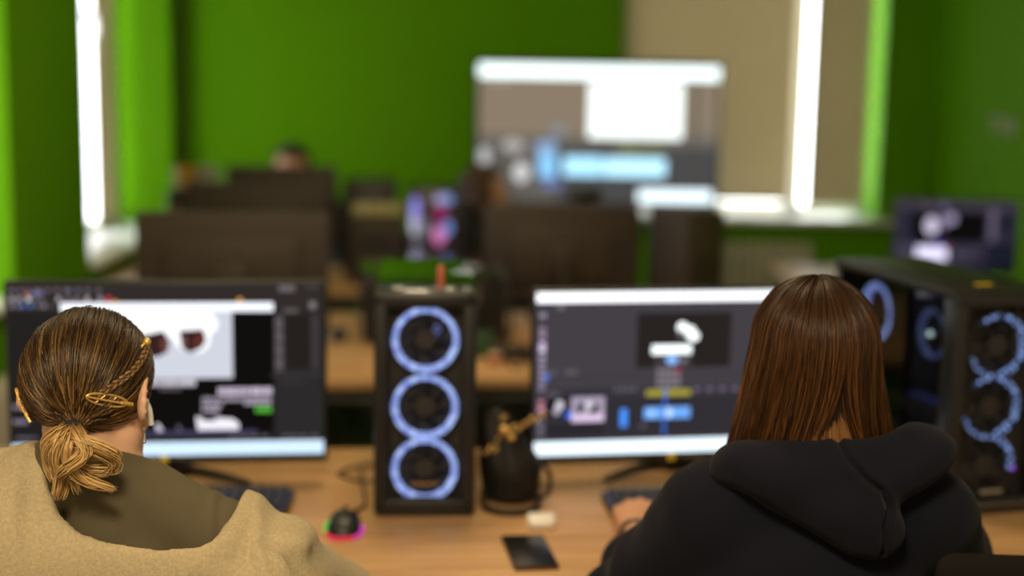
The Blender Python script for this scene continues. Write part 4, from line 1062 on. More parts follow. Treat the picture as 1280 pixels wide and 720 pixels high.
def sph(az, elv):
    """direction in head space: az from +y toward +x, elevation"""
    return np.stack([np.sin(az) * np.cos(elv), np.cos(az) * np.cos(elv), np.sin(elv)], -1)

# ---------------- woman on the left: low ponytail, green turtleneck, oatmeal hoodie off the shoulders
LO = Vector((-0.535, 1.82, 0))
ML = rotmat(x=-7, y=0, z=-12)
FL = Figure((-0.014, 0.0, 1.143), ML, 0.92, (0.0, -0.005, 1.015), (-0.150, -0.005, 0.968), (0.152, -0.005, 0.940), (-0.235, 0.19, 0.79), (0.245, 0.19, 0.785), (-0.14, 0.435, 0.788), (0.10, 0.44, 0.788), ear=0.0815, ear_l=0.0075)
wl = tag(solid('person', FL.body(), (-0.36, -0.20, -0.005), (0.36, 0.68, 1.30), 0.0036, SKIN_PALE, None, LO),
         'woman with blonde low ponytail, gold hair clips and oatmeal hoodie at the left monitor', 'person')
face_parts(FL, wl)
OLIVE = mat('olive_ribbed_jersey', (0.105, 0.088, 0.052), rough=0.9, spec=0.15, bump=(420, 0.25, 0.0012), sheen=0.03)
OAT = mat('oatmeal_fleece', (0.46, 0.375, 0.225), rough=0.95, spec=0.15, bump=(330, 0.5, 0.002), noise=(240, 0.80), sheen=0.08)
DENIM = mat('dark_denim', (0.02, 0.024, 0.035), rough=0.85, bump=(500, 0.3, 0.001))
SHOE = mat('black_shoe', (0.012, 0.012, 0.012), rough=0.5)
tl = FL.cloth(neck=True); tl0 = FL.cloth()
def turtle(p):
    d = tl(p)
    x, y, z = p[:, 0], p[:, 1], p[:, 2]
    f = 0.0012 * np.sin(z * 90 + 9 * np.sin(x * 14)) * np.clip((z - 1.0) / 0.03, 0, 1) * np.clip((1.05 - z) / 0.03, 0, 1)
    # shoulder seam on the right
    sx = 0.150 + (1.0 - z) * 0.12
    f = f - 0.0022 * np.exp(-((x - sx) / 0.005) ** 2) * (z > 0.9) + 0.002 * np.exp(-((x - sx - 0.008) / 0.004) ** 2)
    top = z - (1.060 - 0.45 * y - 0.10 * x)
    s = d + f - 0.0105
    rim = np.sqrt(np.maximum(0, top) ** 2 + 0) 
    return smax(smax(s, top, 0.004), 0.50 - z, 0.004)
solid('turtleneck', turtle, (-0.36, -0.20, 0.48), (0.36, 0.50, 1.12), 0.004, OLIVE, wl, None)
hood_base = union(FL.torso + [(rc((0, -0.02, 1.0), (-0.165, -0.01, 0.962), 0.045, 0.055), 0.03), (rc((0.0, -0.02, 0.95), (0.214, -0.01, 0.900), 0.04, 0.050), 0.03),
                  (rc((-0.185, -0.005, 0.955), (-0.26, 0.17, 0.79), 0.058, 0.052), 0.03), (rc((-0.26, 0.17, 0.79), (-0.145, 0.415, 0.792), 0.050, 0.030), 0.04),
                  (rc((0.214, -0.005, 0.892), (0.272, 0.12, 0.785), 0.060, 0.056), 0.03), (rc((0.272, 0.12, 0.785), (0.105, 0.42, 0.792), 0.052, 0.030), 0.04),
                  (el((-0.120, -0.035, 0.985), (0.070, 0.060, 0.042)), 0.03), (el((0.02, -0.088, 0.93), (0.20, 0.03, 0.05)), 0.04)])
def ss(x, a, b): t = np.clip((x - a) / (b - a), 0, 1); return t * t * (3 - 2 * t)
def hoodie_l(p):
    x, y, z = p[:, 0], p[:, 1], p[:, 2]
    d = smin(hood_base(p), tl0(p), 0.015)
    f = 0.0045 * np.sin(26 * x + 34 * z + 3 * np.sin(20 * z)) * ss(np.abs(x), 0.12, 0.25) + 0.003 * np.sin(60 * z - 25 * x + 2 * np.sin(18 * x)) * ss(np.abs(x), 0.05, 0.22)
    back = (y < 0.02)
    f = f - 0.008 * (1 - ss(x, -0.078 + 0.22 * (1.0 - z), -0.060 + 0.22 * (1.0 - z))) * back * ss(z, 0.7, 0.95)      # doubled collar edge on the left
    f = f - 0.0030 * np.exp(-((x - 0.032 - 0.10 * (0.96 - z)) / 0.0035) ** 2) * back * ss(z, 0.8, 0.9) + 0.0025 * np.exp(-((x - 0.041 - 0.10 * (0.96 - z)) / 0.003) ** 2) * back
    f = f - 0.004 * np.exp(-((x - 0.222 - 0.4 * (0.97 - z)) / 0.008) ** 2) * (y < 0.08)     # armhole seam
    s = shell(d + f, 0.020, 0.0055)
    # wide slipped neckline
    zb = np.interp(x, [-0.11, -0.074, -0.058, -0.046, -0.030, 0.0, 0.040, 0.100, 0.145, 0.165, 0.178, 0.190, 0.220], [1.40, 1.095, 1.060, 1.030, 1.008, 0.992, 0.982, 0.974, 0.976, 0.982, 0.994, 1.03, 1.40])
    zb = np.where(y > 0.03, zb - 0.25 * (y - 0.03), zb)
    e = np.clip(z - zb, -0.1, 0.1) * 0.55
    return smax(smax(s, e, 0.006), np.maximum(0.52 - z, p[:, 1] - 0.42), 0.004)
solid('hoodie', hoodie_l, (-0.40, -0.24, 0.50), (0.42, 0.48, 1.14), 0.0042, OAT, wl, None, relax=1)
leg_f = union(FL.legs[0:2] + FL.legs[3:5] + FL.torso[:1])
solid('trousers', lambda p: smax(smax(leg_f(p) - 0.012, p[:, 2] - 0.64, 0.01), 0.12 - p[:, 2], 0.004), (-0.28, -0.2, 0.08), (0.28, 0.6, 0.7), 0.009, DENIM, wl)
for i, sx in enumerate((-1, 1)):
    solid('shoe', (lambda g: (lambda p: np.maximum(g(p) - 0.010, 0.004 - p[:, 2])))(union([FL.legs[2 + 3 * i], limb((sx * 0.11, 0.335, 0.05), (sx * 0.11, 0.35, 0.10), 0.036, 0.036)])), (sx * 0.11 - 0.08, 0.25, -0.01), (sx * 0.11 + 0.08, 0.58, 0.15), 0.007, SHOE, wl)

# hair of the left woman
HC = FL.hc + ML @ (np.array((0, -0.012, 0.025)) * FL.hs)
HR = np.array((0.074, 0.094, 0.085)) * FL.hs
def zmin_l(d):
    y = d[..., 1]
    return np.where(y < 0, np.interp(y, [-1, -0.45, -0.25, 0], [-0.66, -0.52, -0.10, 0.02]), 0.02 + y * 0.6)
BROWN_L = hair_mat('brown_hair_gold_streaks', (0.014, 0.0065, 0.0025), (0.070, 0.034, 0.010), (0.55, 0.31, 0.09), rough=0.36, spec=0.40, root_end=0.9)
BLONDE = hair_mat('blonde_ponytail', (0.22, 0.115, 0.032), (0.34, 0.19, 0.06), (0.85, 0.58, 0.24), rough=0.36, root_end=0.3)
CAPM = mat('hair_underlayer', (0.040, 0.018, 0.006), rough=0.6, bump=(300, 0.5, 0.001))
def capf(p):
    q = (p - HC) @ ML
    k0 = np.linalg.norm(q / (HR + 0.005), axis=1); k1 = np.linalg.norm(q / (HR + 0.005) ** 2, axis=1); d = k0 * (k0 - 1) / np.maximum(k1, 1e-9)
    u = q / HR; u = u / np.maximum(np.linalg.norm(u, axis=1), 1e-6)[:, None]
    return smax(d, (zmin_l(u) - u[:, 2]) * 0.075, 0.006)
hair_l = solid('hair', capf, (-0.15, -0.14, 1.03), (0.12, 0.14, 1.30), 0.004, CAPM, wl)
tie = np.array((-0.008, -0.098, 1.121))
def l_paths(N):
    az = rng.uniform(-math.pi, math.pi, N * 4); sz = rng.uniform(-0.75, 1, N * 4)
    d = sph(az, np.arcsin(sz)); zm = zmin_l(d); ok = d[:, 2] > zm + 0.02
    edge = (d[:, 2] < zm + 0.30) | (rng.uniform(0, 1, N * 4) < 0.40)
    d = d[ok & edge][:N]; N = len(d)
    u = (ML.T @ (tie - HC)) / HR; u = u / np.linalg.norm(u)
    # leave the ears uncovered
    def hits(dd):
        s_ = np.zeros(len(dd), bool)
        for sx in (-1, 1):
            e_ = sph(np.array(R_(94 * sx)), np.array(R_(-21)))
            for tt_ in np.linspace(0, 0.6, 7):
                v = dd * (1 - tt_) + u * tt_; v = v / np.linalg.norm(v, axis=1)[:, None]
                s_ |= (v @ e_) > math.cos(R_(19 if sx > 0 else 23))
        return s_
    d = d[~hits(d)]; N = len(d)
    th = np.arccos(np.clip(d @ u, -0.985, 0.999)); K = 16; t = np.linspace(0, 1, K)
    clump = 0.5 + 0.5 * np.sin(np.arctan2(d[:, 0], d[:, 2] + 0.4) * 23)
    S = np.sin(th)[:, None]
    D = (np.sin((1 - t)[None] * th[:, None]) / S)[..., None] * d[:, None] + (np.sin(t[None] * th[:, None]) / S)[..., None] * u[None, None]
    D /= np.linalg.norm(D, axis=2, keepdims=True)
    off = (0.0055 + 0.0045 * rng.uniform(0, 1, N) ** 1.5 + 0.003 * clump)[:, None] * (1 - 0.35 * t[None] ** 4) + 0.0014 * np.sin(t[None] * rng.uniform(5, 14, N)[:, None] + rng.uniform(0, 6, N)[:, None]) 
    q = D * HR * 1.0 + D * off[..., None]
    p = HC + q @ ML.T
    w = ss(t, 0.86, 1.0)[None, :, None]
    jit = rng.normal(0, 0.0045, (N, 1, 3))
    p = p * (1 - w) + (tie + jit) * w
    return p, d
Pl, dl = l_paths(9500)
tl_ = np.clip(0.16 + 0.45 * rng.uniform(0, 1, len(Pl)) ** 2.2 + 0.55 * (np.sin(np.arctan2(dl[:, 0], dl[:, 2] + 0.3) * 31 + 2 * rng.uniform(0, 1, len(Pl))) > 0.80), 0, 1)
strands('hair_strands', Pl, rng.uniform(0.00042, 0.00085, len(Pl)), tl_, BROWN_L, hair_l)
# ponytail: messy loop and loose ends
def bundle(guide, n, r0, r1, K=16):
    G = catmull([Vector(g) for g in guide], 6); G = np.array([list(g) for g in G]); tt = np.linspace(0, 1, len(G)); ts = np.linspace(0, 1, K)
    G = np.stack([np.interp(ts, tt, G[:, i]) for i in range(3)], 1)
    off = rng.normal(0, 1, (n, 1, 3)) * (r0 + (r1 - r0) * ts)[None, :, None] + rng.normal(0, 0.0016, (n, 1, 3)) * np.sin(ts * 3)[None, :, None]
    wob = 0.0022 * np.sin(ts[None] * rng.uniform(3, 8, n)[:, None] + rng.uniform(0, 6, n)[:, None]) * ts[None]
    return G[None] + off + wob[..., None] * rng.normal(0, 1, (n, 1, 3))
tx, ty, tz = tie
B = [bundle([(tx, ty, tz), (tx + 0.006, ty - 0.028, tz - 0.0059), (tx + 0.034, ty - 0.030, tz - 0.0163), (tx + 0.052, ty - 0.016, tz - 0.0326), (tx + 0.044, ty - 0.010, tz - 0.0474), (tx + 0.018, ty - 0.016, tz - 0.0459), (tx + 0.006, ty - 0.024, tz - 0.0296)], 230, 0.0032, 0.0045),
     bundle([(tx, ty, tz), (tx - 0.0058, ty - 0.026, tz - 0.0044), (tx - 0.0187, ty - 0.026, tz - 0.0207), (tx - 0.0230, ty - 0.010, tz - 0.0459), (tx - 0.0158, ty - 0.006, tz - 0.0740)], 170, 0.0035, 0.0032),
     bundle([(tx, ty, tz), (tx - 0.0014, ty - 0.032, tz - 0.0074), (tx - 0.0086, ty - 0.032, tz - 0.0296), (tx - 0.0101, ty - 0.018, tz - 0.0592), (tx - 0.0173, ty - 0.016, tz - 0.0829)], 200, 0.0040, 0.0030),
     bundle([(tx, ty, tz), (tx + 0.004, ty - 0.034, tz - 0.0089), (tx + 0.002, ty - 0.034, tz - 0.0340), (tx + 0.018, ty - 0.026, tz - 0.0577), (tx + 0.052, ty - 0.020, tz - 0.0725)], 150, 0.0038, 0.0016),
     bundle([(tx, ty, tz), (tx + 0.016, ty - 0.030, tz - 0.0030), (tx + 0.024, ty - 0.036, tz - 0.0222), (tx + 0.004, ty - 0.038, tz - 0.0385), (tx - 0.0086, ty - 0.030, tz - 0.0518)], 130, 0.0036, 0.0028),
     bundle([(tx - 0.0022, ty, tz), (tx - 0.0130, ty - 0.020, tz - 0.0015), (tx - 0.0317, ty - 0.012, tz - 0.0207), (tx - 0.0331, ty - 0.002, tz - 0.0429), (tx - 0.0216, ty - 0.006, tz - 0.0629)], 60, 0.0030, 0.0035),
     bundle([(tx, ty, tz), (tx + 0.004, ty - 0.030, tz - 0.0148), (tx + 0.002, ty - 0.026, tz - 0.0518), (tx + 0.010, ty - 0.020, tz - 0.0770)], 26, 0.003, 0.0012)]
Bp = np.concatenate(B); tint = np.clip(rng.uniform(0.1, 1.0, len(Bp)), 0, 1)
strands('ponytail', Bp, rng.uniform(0.0005, 0.0009, len(Bp)), tint, BLONDE, hair_l)
m = MB(); m.torus(tuple(tie + (0.001, -0.004, -0.001)), 0.0100, 0.0046, axis=(0.05, -1, -0.45), n=28, k=12)
m.build('hair_tie', mat('black_hair_tie', (0.008, 0.008, 0.008), 0.8, bump=(500, 0.5, 0.001)), hair_l)
def on_l(az, elv, off=0.012):
    d = sph(np.array(R_(az)), np.array(R_(elv))); return HC + ML @ (d * HR + d * off)
# braid pulled back along the right side
bz = MB()
g = [on_l(62, 30), on_l(84, 22), on_l(104, 10), on_l(122, 0), on_l(140, -10, 0.011)]
G = catmull([Vector(x) for x in g], 12)
for ph in range(3):
    pts = []
    for i, q in enumerate(G):
        A = i * 0.55 + ph * 2.094; d = (G[min(i + 1, len(G) - 1)] - G[max(i - 1, 0)]).normalized(); out = (q - Vector(HC)).normalized(); sd = d.cross(out)
        pts.append(q + sd * 0.0032 * math.sin(A) + out * 0.0020 * math.sin(2 * A))
    bz.tube(pts, 0.0024, n=8, smooth=2)
bz.build('braid', mat('braid_hair', (0.16, 0.080, 0.022), 0.4, bump=(500, 0.6, 0.001)), hair_l)
# gold clips, pearl, earrings, earbud
def clip_oval(a, b, w, name='hair_clip'):
    """slender oval clip lying on the hair from a to b with outward normal"""
    a, b = Vector(a), Vector(b); ctr = (a + b) / 2; L = (b - a).length / 2; d = (b - a).normalized(); out = (ctr - Vector(HC)).normalized(); sd = d.cross(out).normalized(); out = sd.cross(d)
    m = MB(); pts = []
    for k in range(20):
        A = 2 * math.pi * k / 20; pts.append(ctr + d * L * math.cos(A) + sd * w * math.sin(A) + out * 0.003)
    m.tube(pts, 0.0016, n=8, smooth=2, closed=True)
    m.tube([ctr - d * L * 0.95 + out * 0.004, ctr + out * 0.0055, ctr + d * L * 1.1 + out * 0.004], 0.0015, smooth=3)
    m.tube([ctr - d * L * 0.5 + sd * w * 0.7 + out * 0.004, ctr - d * L * 0.2 - sd * w * 0.8 + out * 0.004], 0.0013, smooth=1)
    m.tube([ctr + d * L * 0.1 + sd * w * 0.8 + out * 0.004, ctr + d * L * 0.35 - sd * w * 0.8 + out * 0.004], 0.0013, smooth=1)
    m.cyl(ctr + d * L * 0.65 + out * 0.004, ctr + d * L * 1.25 + out * 0.003, 0.0028, n=12)
    return m.build(name, GOLD, hair_l)
clip_oval(on_l(148, -9, 0.013), on_l(111, -17, 0.013), 0.0075)
clip_oval(on_l(-126, -9, 0.013), on_l(-140, -34, 0.012), 0.0055)
m = MB(); m.sphere(on_l(76, 30, 0.016), 0.0058); m.tube([on_l(66, 30, 0.013), on_l(76, 30, 0.013), on_l(88, 27, 0.013)], 0.0018); m.build('hair_clip', GOLD, hair_l)
m = MB(); m.sphere(on_l(-90, 14, 0.016), 0.0045); m.sphere(on_l(-91, 8, 0.016), 0.004); m.sphere(on_l(-89, 20, 0.015), 0.0035); m.build('hair_clip', GOLD, hair_l)
EP = lambda v: FL.hc + ML @ (np.array(v) * FL.hs)
m = MB(); m.tube([EP((0.079, 0.012, -0.012)), EP((0.084, 0.012, -0.022)), EP((0.085, 0.016, -0.042))], 0.0040, n=12); m.sphere(EP((0.078, 0.010, -0.010)), 0.0065, scale=(0.8, 1, 1))
m.build('earbud', WHITE_PLASTIC, wl)['label'] = 'white earbud'
m = MB(); m.torus(EP((0.086, -0.012, -0.022)), 0.0048, 0.0012, axis=(0.3, 1, 0.2), n=16); m.build('earring', GOLD, wl)
m = MB(); m.torus(EP((0.084, -0.002, -0.046)), 0.005, 0.0009, axis=(1, 0.3, 0), n=16); m.tube([EP((0.084, -0.002, -0.051)), EP((0.085, -0.002, -0.056)), EP((0.085, -0.003, -0.062))], 0.0012); m.sphere(EP((0.085, -0.003, -0.064)), 0.0026); m.build('earring', SILVER, wl)

# ---------------- woman on the right: long straight dark hair, black hoodie
RO = Vector((0.42, 1.92, 0))
MR = rotmat(x=-10, z=4)
handM = head_dir((0, 0, 0), (0.12, 1, 0))
handM = rotmat(x=9, z=-4)
FR = Figure((-0.004, 0.0, 1.182), MR, 0.95, (0.0, -0.01, 1.03), (-0.132, 0.0, 0.966), (0.150, 0.0, 0.968), (-0.232, 0.155, 0.768), (0.26, 0.20, 0.80), (-0.200, 0.410, 0.794), (0.12, 0.47, 0.80), hand_l=handM, curl=(26, 40, 34), ear=0.066)
wr = tag(solid('person', FR.body(), (-0.40, -0.20, -0.005), (0.38, 0.76, 1.34), 0.0032, SKIN, None, RO),
         'woman with long straight dark brown hair and black hoodie typing at the right monitor', 'person')
face_parts(FR, wr)
INK = mat('black_cotton_fleece', (0.0085, 0.0090, 0.0165), rough=0.95, spec=0.10, bump=(600, 0.3, 0.001), sheen=0.04)
hb = union(FR.torso + [(rc((-0.02, -0.02, 1.04), (-0.132, -0.005, 0.966), 0.044, 0.048), 0.03), (rc((0.02, -0.02, 1.04), (0.152, -0.005, 0.968), 0.044, 0.052), 0.03),
           (rc((-0.136, 0.0, 0.960), (-0.234, 0.150, 0.768), 0.050, 0.046), 0.02), (rc((-0.234, 0.150, 0.768), (-0.204, 0.370, 0.790), 0.045, 0.018), 0.02),
           (rc((0.156, 0.0, 0.962), (0.262, 0.19, 0.802), 0.056, 0.054), 0.02), (rc((0.262, 0.19, 0.802), (0.125, 0.44, 0.803), 0.054, 0.034), 0.02)])
def hoodie_r(p):
    x, y, z = p[:, 0], p[:, 1], p[:, 2]
    f = 0.004 * np.sin(40 * z + 22 * x + 2 * np.sin(30 * y)) * ss(np.abs(x), 0.12, 0.26) + 0.004 * np.sin(42 * y + 15 * z) * ss(y, 0.06, 0.2)
    s = shell(hb(p) + f, 0.016, 0.005)
    e = np.sqrt((x / 0.075) ** 2 + ((y - 0.01) / 0.085) ** 2) - 1
    cut = np.maximum(e * 0.07, 1.02 - z)
    return smax(smax(s, -cut, 0.006), np.maximum(0.50 - z, np.where(x < 0, y - 0.352, y - 0.43)), 0.004)
sweat = solid('hoodie', hoodie_r, (-0.42, -0.22, 0.48), (0.40, 0.50, 1.14), 0.0042, INK, wr)
hoodU = union([(el((-0.034, -0.075, 1.030), (0.108, 0.062, 0.045), rotmat(y=22)), 0.0), (el((0.040, -0.105, 0.994), (0.072, 0.046, 0.048), rotmat(y=30)), 0.03), (el((0.104, -0.055, 1.060), (0.080, 0.068, 0.044), rotmat(y=-16)), 0.022), (el((0.020, -0.085, 1.050), (0.095, 0.045, 0.045)), 0.03),
               (rc((-0.118, -0.045, 1.045), (-0.088, 0.085, 1.015), 0.026, 0.022), 0.03), (rc((0.135, -0.03, 1.062), (0.092, 0.085, 1.015), 0.028, 0.022), 0.03)])
SEAM = np.array([(0.010, 1.105), (0.022, 1.078), (0.046, 1.052), (0.068, 1.036), (0.076, 1.014), (0.069, 0.990), (0.071, 0.970), (0.074, 0.950)])
def seam_d(x, z):
    d = np.full(x.shape, 9.0)
    for a, b in zip(SEAM, SEAM[1:]):
        ab = b - a; t = np.clip(((x - a[0]) * ab[0] + (z - a[1]) * ab[1]) / (ab @ ab), 0, 1)
        d = np.minimum(d, np.hypot(x - a[0] - t * ab[0], z - a[1] - t * ab[1]))
    return d
openU = union([(el((0.006, -0.005, 1.120), (0.120, 0.086, 0.058)), 0.0), (el((0.005, 0.03, 1.05), (0.070, 0.070, 0.10)), 0.02)])
def hood_r(p):
    x, y, z = p[:, 0], p[:, 1], p[:, 2]
    f = 0.0018 * np.sin(45 * z + 26 * x) + 0.0012 * np.sin(80 * z - 30 * x)
    f = f + np.where(y < -0.02, 0.0085 * np.exp(-(seam_d(x, z) / 0.0036) ** 2), 0)
    f = f - np.where(y < -0.02, 0.0022 * np.exp(-((seam_d(x, z) - 0.009) / 0.004) ** 2), 0)
    d = hoodU(p) + f
    return smax(d, -openU(p), 0.012)
solid('hood', hood_r, (-0.20, -0.22, 0.90), (0.22, 0.15, 1.17), 0.003, INK, sweat)
solid('trousers', lambda p: smax(smax(leg_f(p) - 0.012, p[:, 2] - 0.64, 0.01), 0.12 - p[:, 2], 0.004), (-0.28, -0.2, 0.08), (0.28, 0.6, 0.7), 0.009, DENIM, wr)
for i, sx in enumerate((-1, 1)):
    solid('shoe', (lambda g: (lambda p: np.maximum(g(p) - 0.010, 0.004 - p[:, 2])))(union([FR.legs[2 + 3 * i], limb((sx * 0.11, 0.335, 0.05), (sx * 0.11, 0.35, 0.10), 0.036, 0.036)])), (sx * 0.11 - 0.08, 0.25, -0.01), (sx * 0.11 + 0.08, 0.58, 0.15), 0.007, SHOE, wr)
wb = MB(); wc = Vector(FR.wl) + Vector((0.0, -0.010, 0.0))
wb.torus(wc, 0.0255, 0.0065, axis=tuple(handM @ np.array((0.1, 1, 0.1))), n=28, k=10, sc=(1.0, 0.86, 1.6)); wb.build('wristband', mat('black_band', (0.010, 0.010, 0.012), 0.5), wr)

HCR = FR.hc + MR @ (np.array((0, -0.012, 0.025)) * 0.95); HRR = HR + 0.001
DARKH = hair_mat('dark_brown_hair', (0.026, 0.011, 0.0045), (0.028, 0.0125, 0.0045), (0.17, 0.068, 0.020), rough=0.36, spec=0.3, root_end=0.5)
CAPR = mat('dark_hair_underlayer', (0.018, 0.008, 0.004), rough=0.6, bump=(300, 0.5, 0.001))
def r_curve(az, off, flare, K=22, zend=-0.165, gap=None):
    """path from crown along a meridian, then hanging; az measured from the back (0) toward +x"""
    n = len(az); out = np.empty((n, K, 3)); k1 = 10
    a0 = rng.uniform(0.02, 0.30, n); t = np.linspace(0, 1, k1)
    th = a0[:, None] + (1.50 - a0[:, None]) * t[None]
    d = np.stack([np.sin(az)[:, None] * np.sin(th), -np.cos(az)[:, None] * np.sin(th), np.cos(th)], -1)
    q = d * HRR + d * off[:, None, None]
    out[:, :k1] = q
    last = q[:, -1]; t2 = np.linspace(0, 1, K - k1 + 1)[1:]
    hx = last[:, 0:1] * (1 + flare[:, None] * t2[None] ** 1.1) + gap[:, None] * t2[None] ** 2.4
    hy = last[:, 1:2] + (0.018 - 0.02 * np.cos(az)[:, None]) * 0 + (last[:, 1:2] < -0.03) * 0.030 * t2[None] ** 1.2
    hz = last[:, 2:3] + (zend - last[:, 2:3]) * t2[None]
    out[:, k1:] = np.stack([hx, hy, hz], -1)
    return out
n = 7200
az = rng.uniform(-2.15, 2.15, n); offs = 0.005 + 0.009 * rng.uniform(0, 1, n) ** 1.3 + 0.003 * (0.5 + 0.5 * np.sin(az * 19))
flare = 0.34 * np.clip(np.abs(np.sin(az)), 0, 1) + rng.normal(0, 0.03, n)
gap = np.where(az > 0.16, 1, -1) * (0.062 * np.exp(-(np.abs(az - 0.16) / 0.45)) ) + rng.normal(0, 0.003, n)
zend = -0.165
Pr = r_curve(az, offs, flare, gap=gap)
w = 0.0016 * np.sin(np.linspace(0, 1, 22)[None] * rng.uniform(4, 12, n)[:, None] + rng.uniform(0, 6, n)[:, None]); Pr[..., 0] += w
Pr = HCR + np.einsum('nki,ji->nkj', Pr * np.array((1, 1, 1)), rotmat(z=4))
def capr(p):
    q = (p - HCR) @ rotmat(z=4)
    e = HRR + 0.004
    k0 = np.linalg.norm(q / e, axis=1); k1 = np.linalg.norm(q / e ** 2, axis=1); d = k0 * (k0 - 1) / np.maximum(k1, 1e-9)
    # hanging curtain under the cap: an elliptic wall open to the face and parted at the nape
    zz = np.clip(-q[:, 2] / 0.165, 0, 1)
    rx = (e[0] + 0.001) * (1 + 0.30 * zz); ry = e[1] - 0.026 * zz
    r = np.sqrt((q[:, 0] / rx) ** 2 + (q[:, 1] / ry) ** 2)
    wall = np.abs(r - 0.985) * 0.075 - 0.004
    wall = np.maximum(np.maximum(wall, q[:, 2] - 0.01), -0.165 - q[:, 2])
    nape = np.hypot(q[:, 0] - 0.015, np.maximum(0, q[:, 2] + 0.170)) - 0.062 * zz
    wall = np.where(q[:, 1] < 0, smax(wall, -nape, 0.004), wall)
    front = q[:, 1] - 0.045 
    cap = smax(d, (np.where(q[:, 1] > 0.03, 0.045, -0.02) - q[:, 2]), 0.01)
    return np.minimum(cap, smax(wall, front, 0.004))
hair_r = solid('hair', capr, (-0.14, -0.13, 0.98), (0.14, 0.13, 1.32), 0.004, CAPR, wr)
tint = np.clip(0.2 + 0.8 * rng.uniform(0, 1, n) ** 2, 0, 1)
strands('hair_strands', Pr, rng.uniform(0.00045, 0.00085, n), tint, DARKH, hair_r)
# fine strands fanning over the nape
nn = 260; a2 = rng.uniform(-0.5, 0.65, nn)
Np = np.empty((nn, 12, 3)); tt = np.linspace(0, 1, 12)
Np[..., 0] = (0.004 + 0.014 * a2)[:, None] + (a2 * 0.055)[:, None] * tt[None] ** 1.2
Np[..., 1] = -0.076 - 0.010 * np.abs(a2)[:, None] * 0 - 0.016 * tt[None] + 0.01 * rng.uniform(0, 1, nn)[:, None] * 0 + rng.normal(0, 0.003, nn)[:, None]
Np[..., 2] = 1.158 - 0.10 * tt[None]
strands('nape_strands', Np, rng.uniform(0.0004, 0.0007, nn), rng.uniform(0.5, 1, nn), hair_mat('copper_nape_hair', (0.10, 0.042, 0.013), (0.12, 0.05, 0.016), (0.34, 0.16, 0.055)), hair_r)

office_chair('black office chair under the woman in the oatmeal hoodie', (-0.535, 1.80, 0), 0, 0.91)
office_chair('black office chair under the woman in the black hoodie', (0.42, 1.90, 0), 0, 0.90)
office_chair('blurred black chair back at the lower right corner, close to the camera', (0.690, 1.255, 0), R_(178), 1.048, seat_z=0.47)

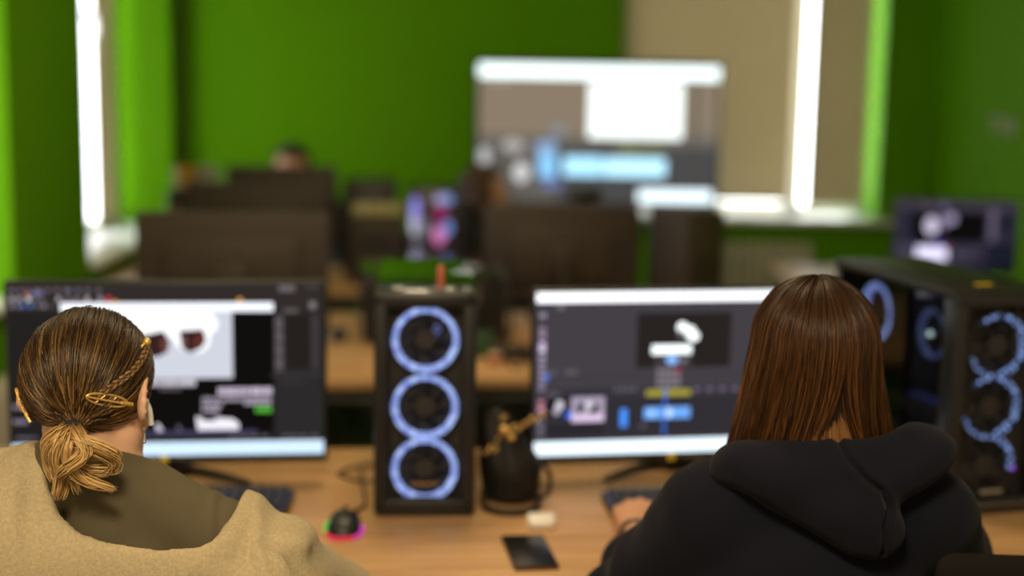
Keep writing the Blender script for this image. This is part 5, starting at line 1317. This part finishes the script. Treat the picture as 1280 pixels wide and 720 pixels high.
# ---------------- two people at the back
def far_person(label, loc, rz, yaw, pitch, hair_m, shirt_m, long_hair, lean=0.0, dz=0.0):
    M = rotmat(x=pitch, z=yaw)
    F = Figure((0, lean + 0.02, 1.10 - dz), M, 0.98, (0, lean * 0.6, 0.965 - dz), (-0.165, 0, 0.92 - dz), (0.165, 0, 0.92 - dz), (-0.22, 0.12, 0.70), (0.22, 0.12, 0.70), (-0.13, 0.31, 0.62), (0.13, 0.31, 0.62))
    p = tag(solid('person', F.body(), (-0.34, -0.22, -0.005), (0.34, 0.56, 1.28), 0.0075, SKIN, None, loc), label, 'person')
    p.rotation_euler = (0, 0, rz)
    face_parts(F, p)
    cf = F.cloth()
    solid('sweater', lambda q: smax(smax(shell(cf(q) + 0.003 * np.sin(40 * q[:, 2] + 20 * q[:, 0]), 0.012, 0.006), np.maximum(0.50 - q[:, 2], q[:, 1] - 0.28), 0.004), -(np.hypot(q[:, 0], q[:, 1] - lean * 0.6) - 0.062) * (q[:, 2] > 0.93) - 1.0 * (q[:, 2] <= 0.93), 0.004), (-0.34, -0.24, 0.46), (0.34, 0.5, 1.06), 0.008, shirt_m, p)
    lg = union(F.legs[0:2] + F.legs[3:5] + F.torso[:1])
    solid('trousers', lambda q: smax(smax(lg(q) - 0.012, q[:, 2] - 0.62, 0.01), 0.12 - q[:, 2], 0.004), (-0.28, -0.2, 0.08), (0.28, 0.6, 0.7), 0.010, DENIM, p)
    for i, sx in enumerate((-1, 1)):
        solid('shoe', (lambda g: (lambda q: np.maximum(g(q) - 0.010, 0.004 - q[:, 2])))(union([F.legs[2 + 3 * i], limb((sx * 0.11, 0.335, 0.05), (sx * 0.11, 0.35, 0.10), 0.036, 0.036)])), (sx * 0.11 - 0.08, 0.25, -0.01), (sx * 0.11 + 0.08, 0.58, 0.15), 0.009, SHOE, p)
    hc = F.hc
    def hf(q):
        u = (q - hc) @ M / 0.98
        k = el((0, -0.016, 0.03), (0.084, 0.100, 0.094))(u)
        lim = np.where(u[:, 1] > 0.02, 0.062 + 0.3 * (u[:, 1] - 0.02) * 0 - u[:, 2], (-0.045 if not long_hair else -0.02) - u[:, 2] + 0.0)
        lim = np.where(u[:, 1] > 0.02, 0.072 - u[:, 2], -0.05 - u[:, 2])
        d = smax(k, lim, 0.012)
        if long_hair:
            c = union([(el((0, -0.055, -0.07), (0.082, 0.050, 0.13)), 0.0), (el((-0.070, -0.015, -0.06), (0.022, 0.048, 0.11)), 0.03), (el((0.070, -0.015, -0.06), (0.022, 0.048, 0.11)), 0.03)])(u)
            d = smin(d, c, 0.02)
        return (d + 0.002 * np.sin(u[:, 0] * 190 + 8 * np.sin(u[:, 2] * 30))) * 0.98
    solid('hair', hf, tuple(hc - 0.24), tuple(hc + 0.16), 0.006, hair_m, p)
    return p
far_person('person with short dark hair, only the face showing above the rear monitors', (-0.960, 6.18, 0), R_(180), 0, -6, mat('short_dark_hair', (0.010, 0.007, 0.005), 0.6, bump=(200, 0.6, 0.003)), mat('dark_grey_knit', (0.03, 0.03, 0.03), 0.9), False)
far_person('person with brown shoulder-length hair in black, turned toward the wall screen', (-0.190, 5.98, 0), R_(-95), 12, -4, mat('auburn_brown_hair', (0.055, 0.022, 0.007), 0.5, bump=(200, 0.6, 0.003)), mat('black_knit', (0.010, 0.010, 0.011), 0.95), True, lean=0.05, dz=0.06)
office_chair('office chair of the person with short dark hair behind the rear desk', (-0.960, 6.22, 0), R_(180), 0.86, 0.45)
office_chair('office chair of the brown-haired person near the wall screen', (-0.20, 5.98, 0), R_(-95), 0.84, 0.45)
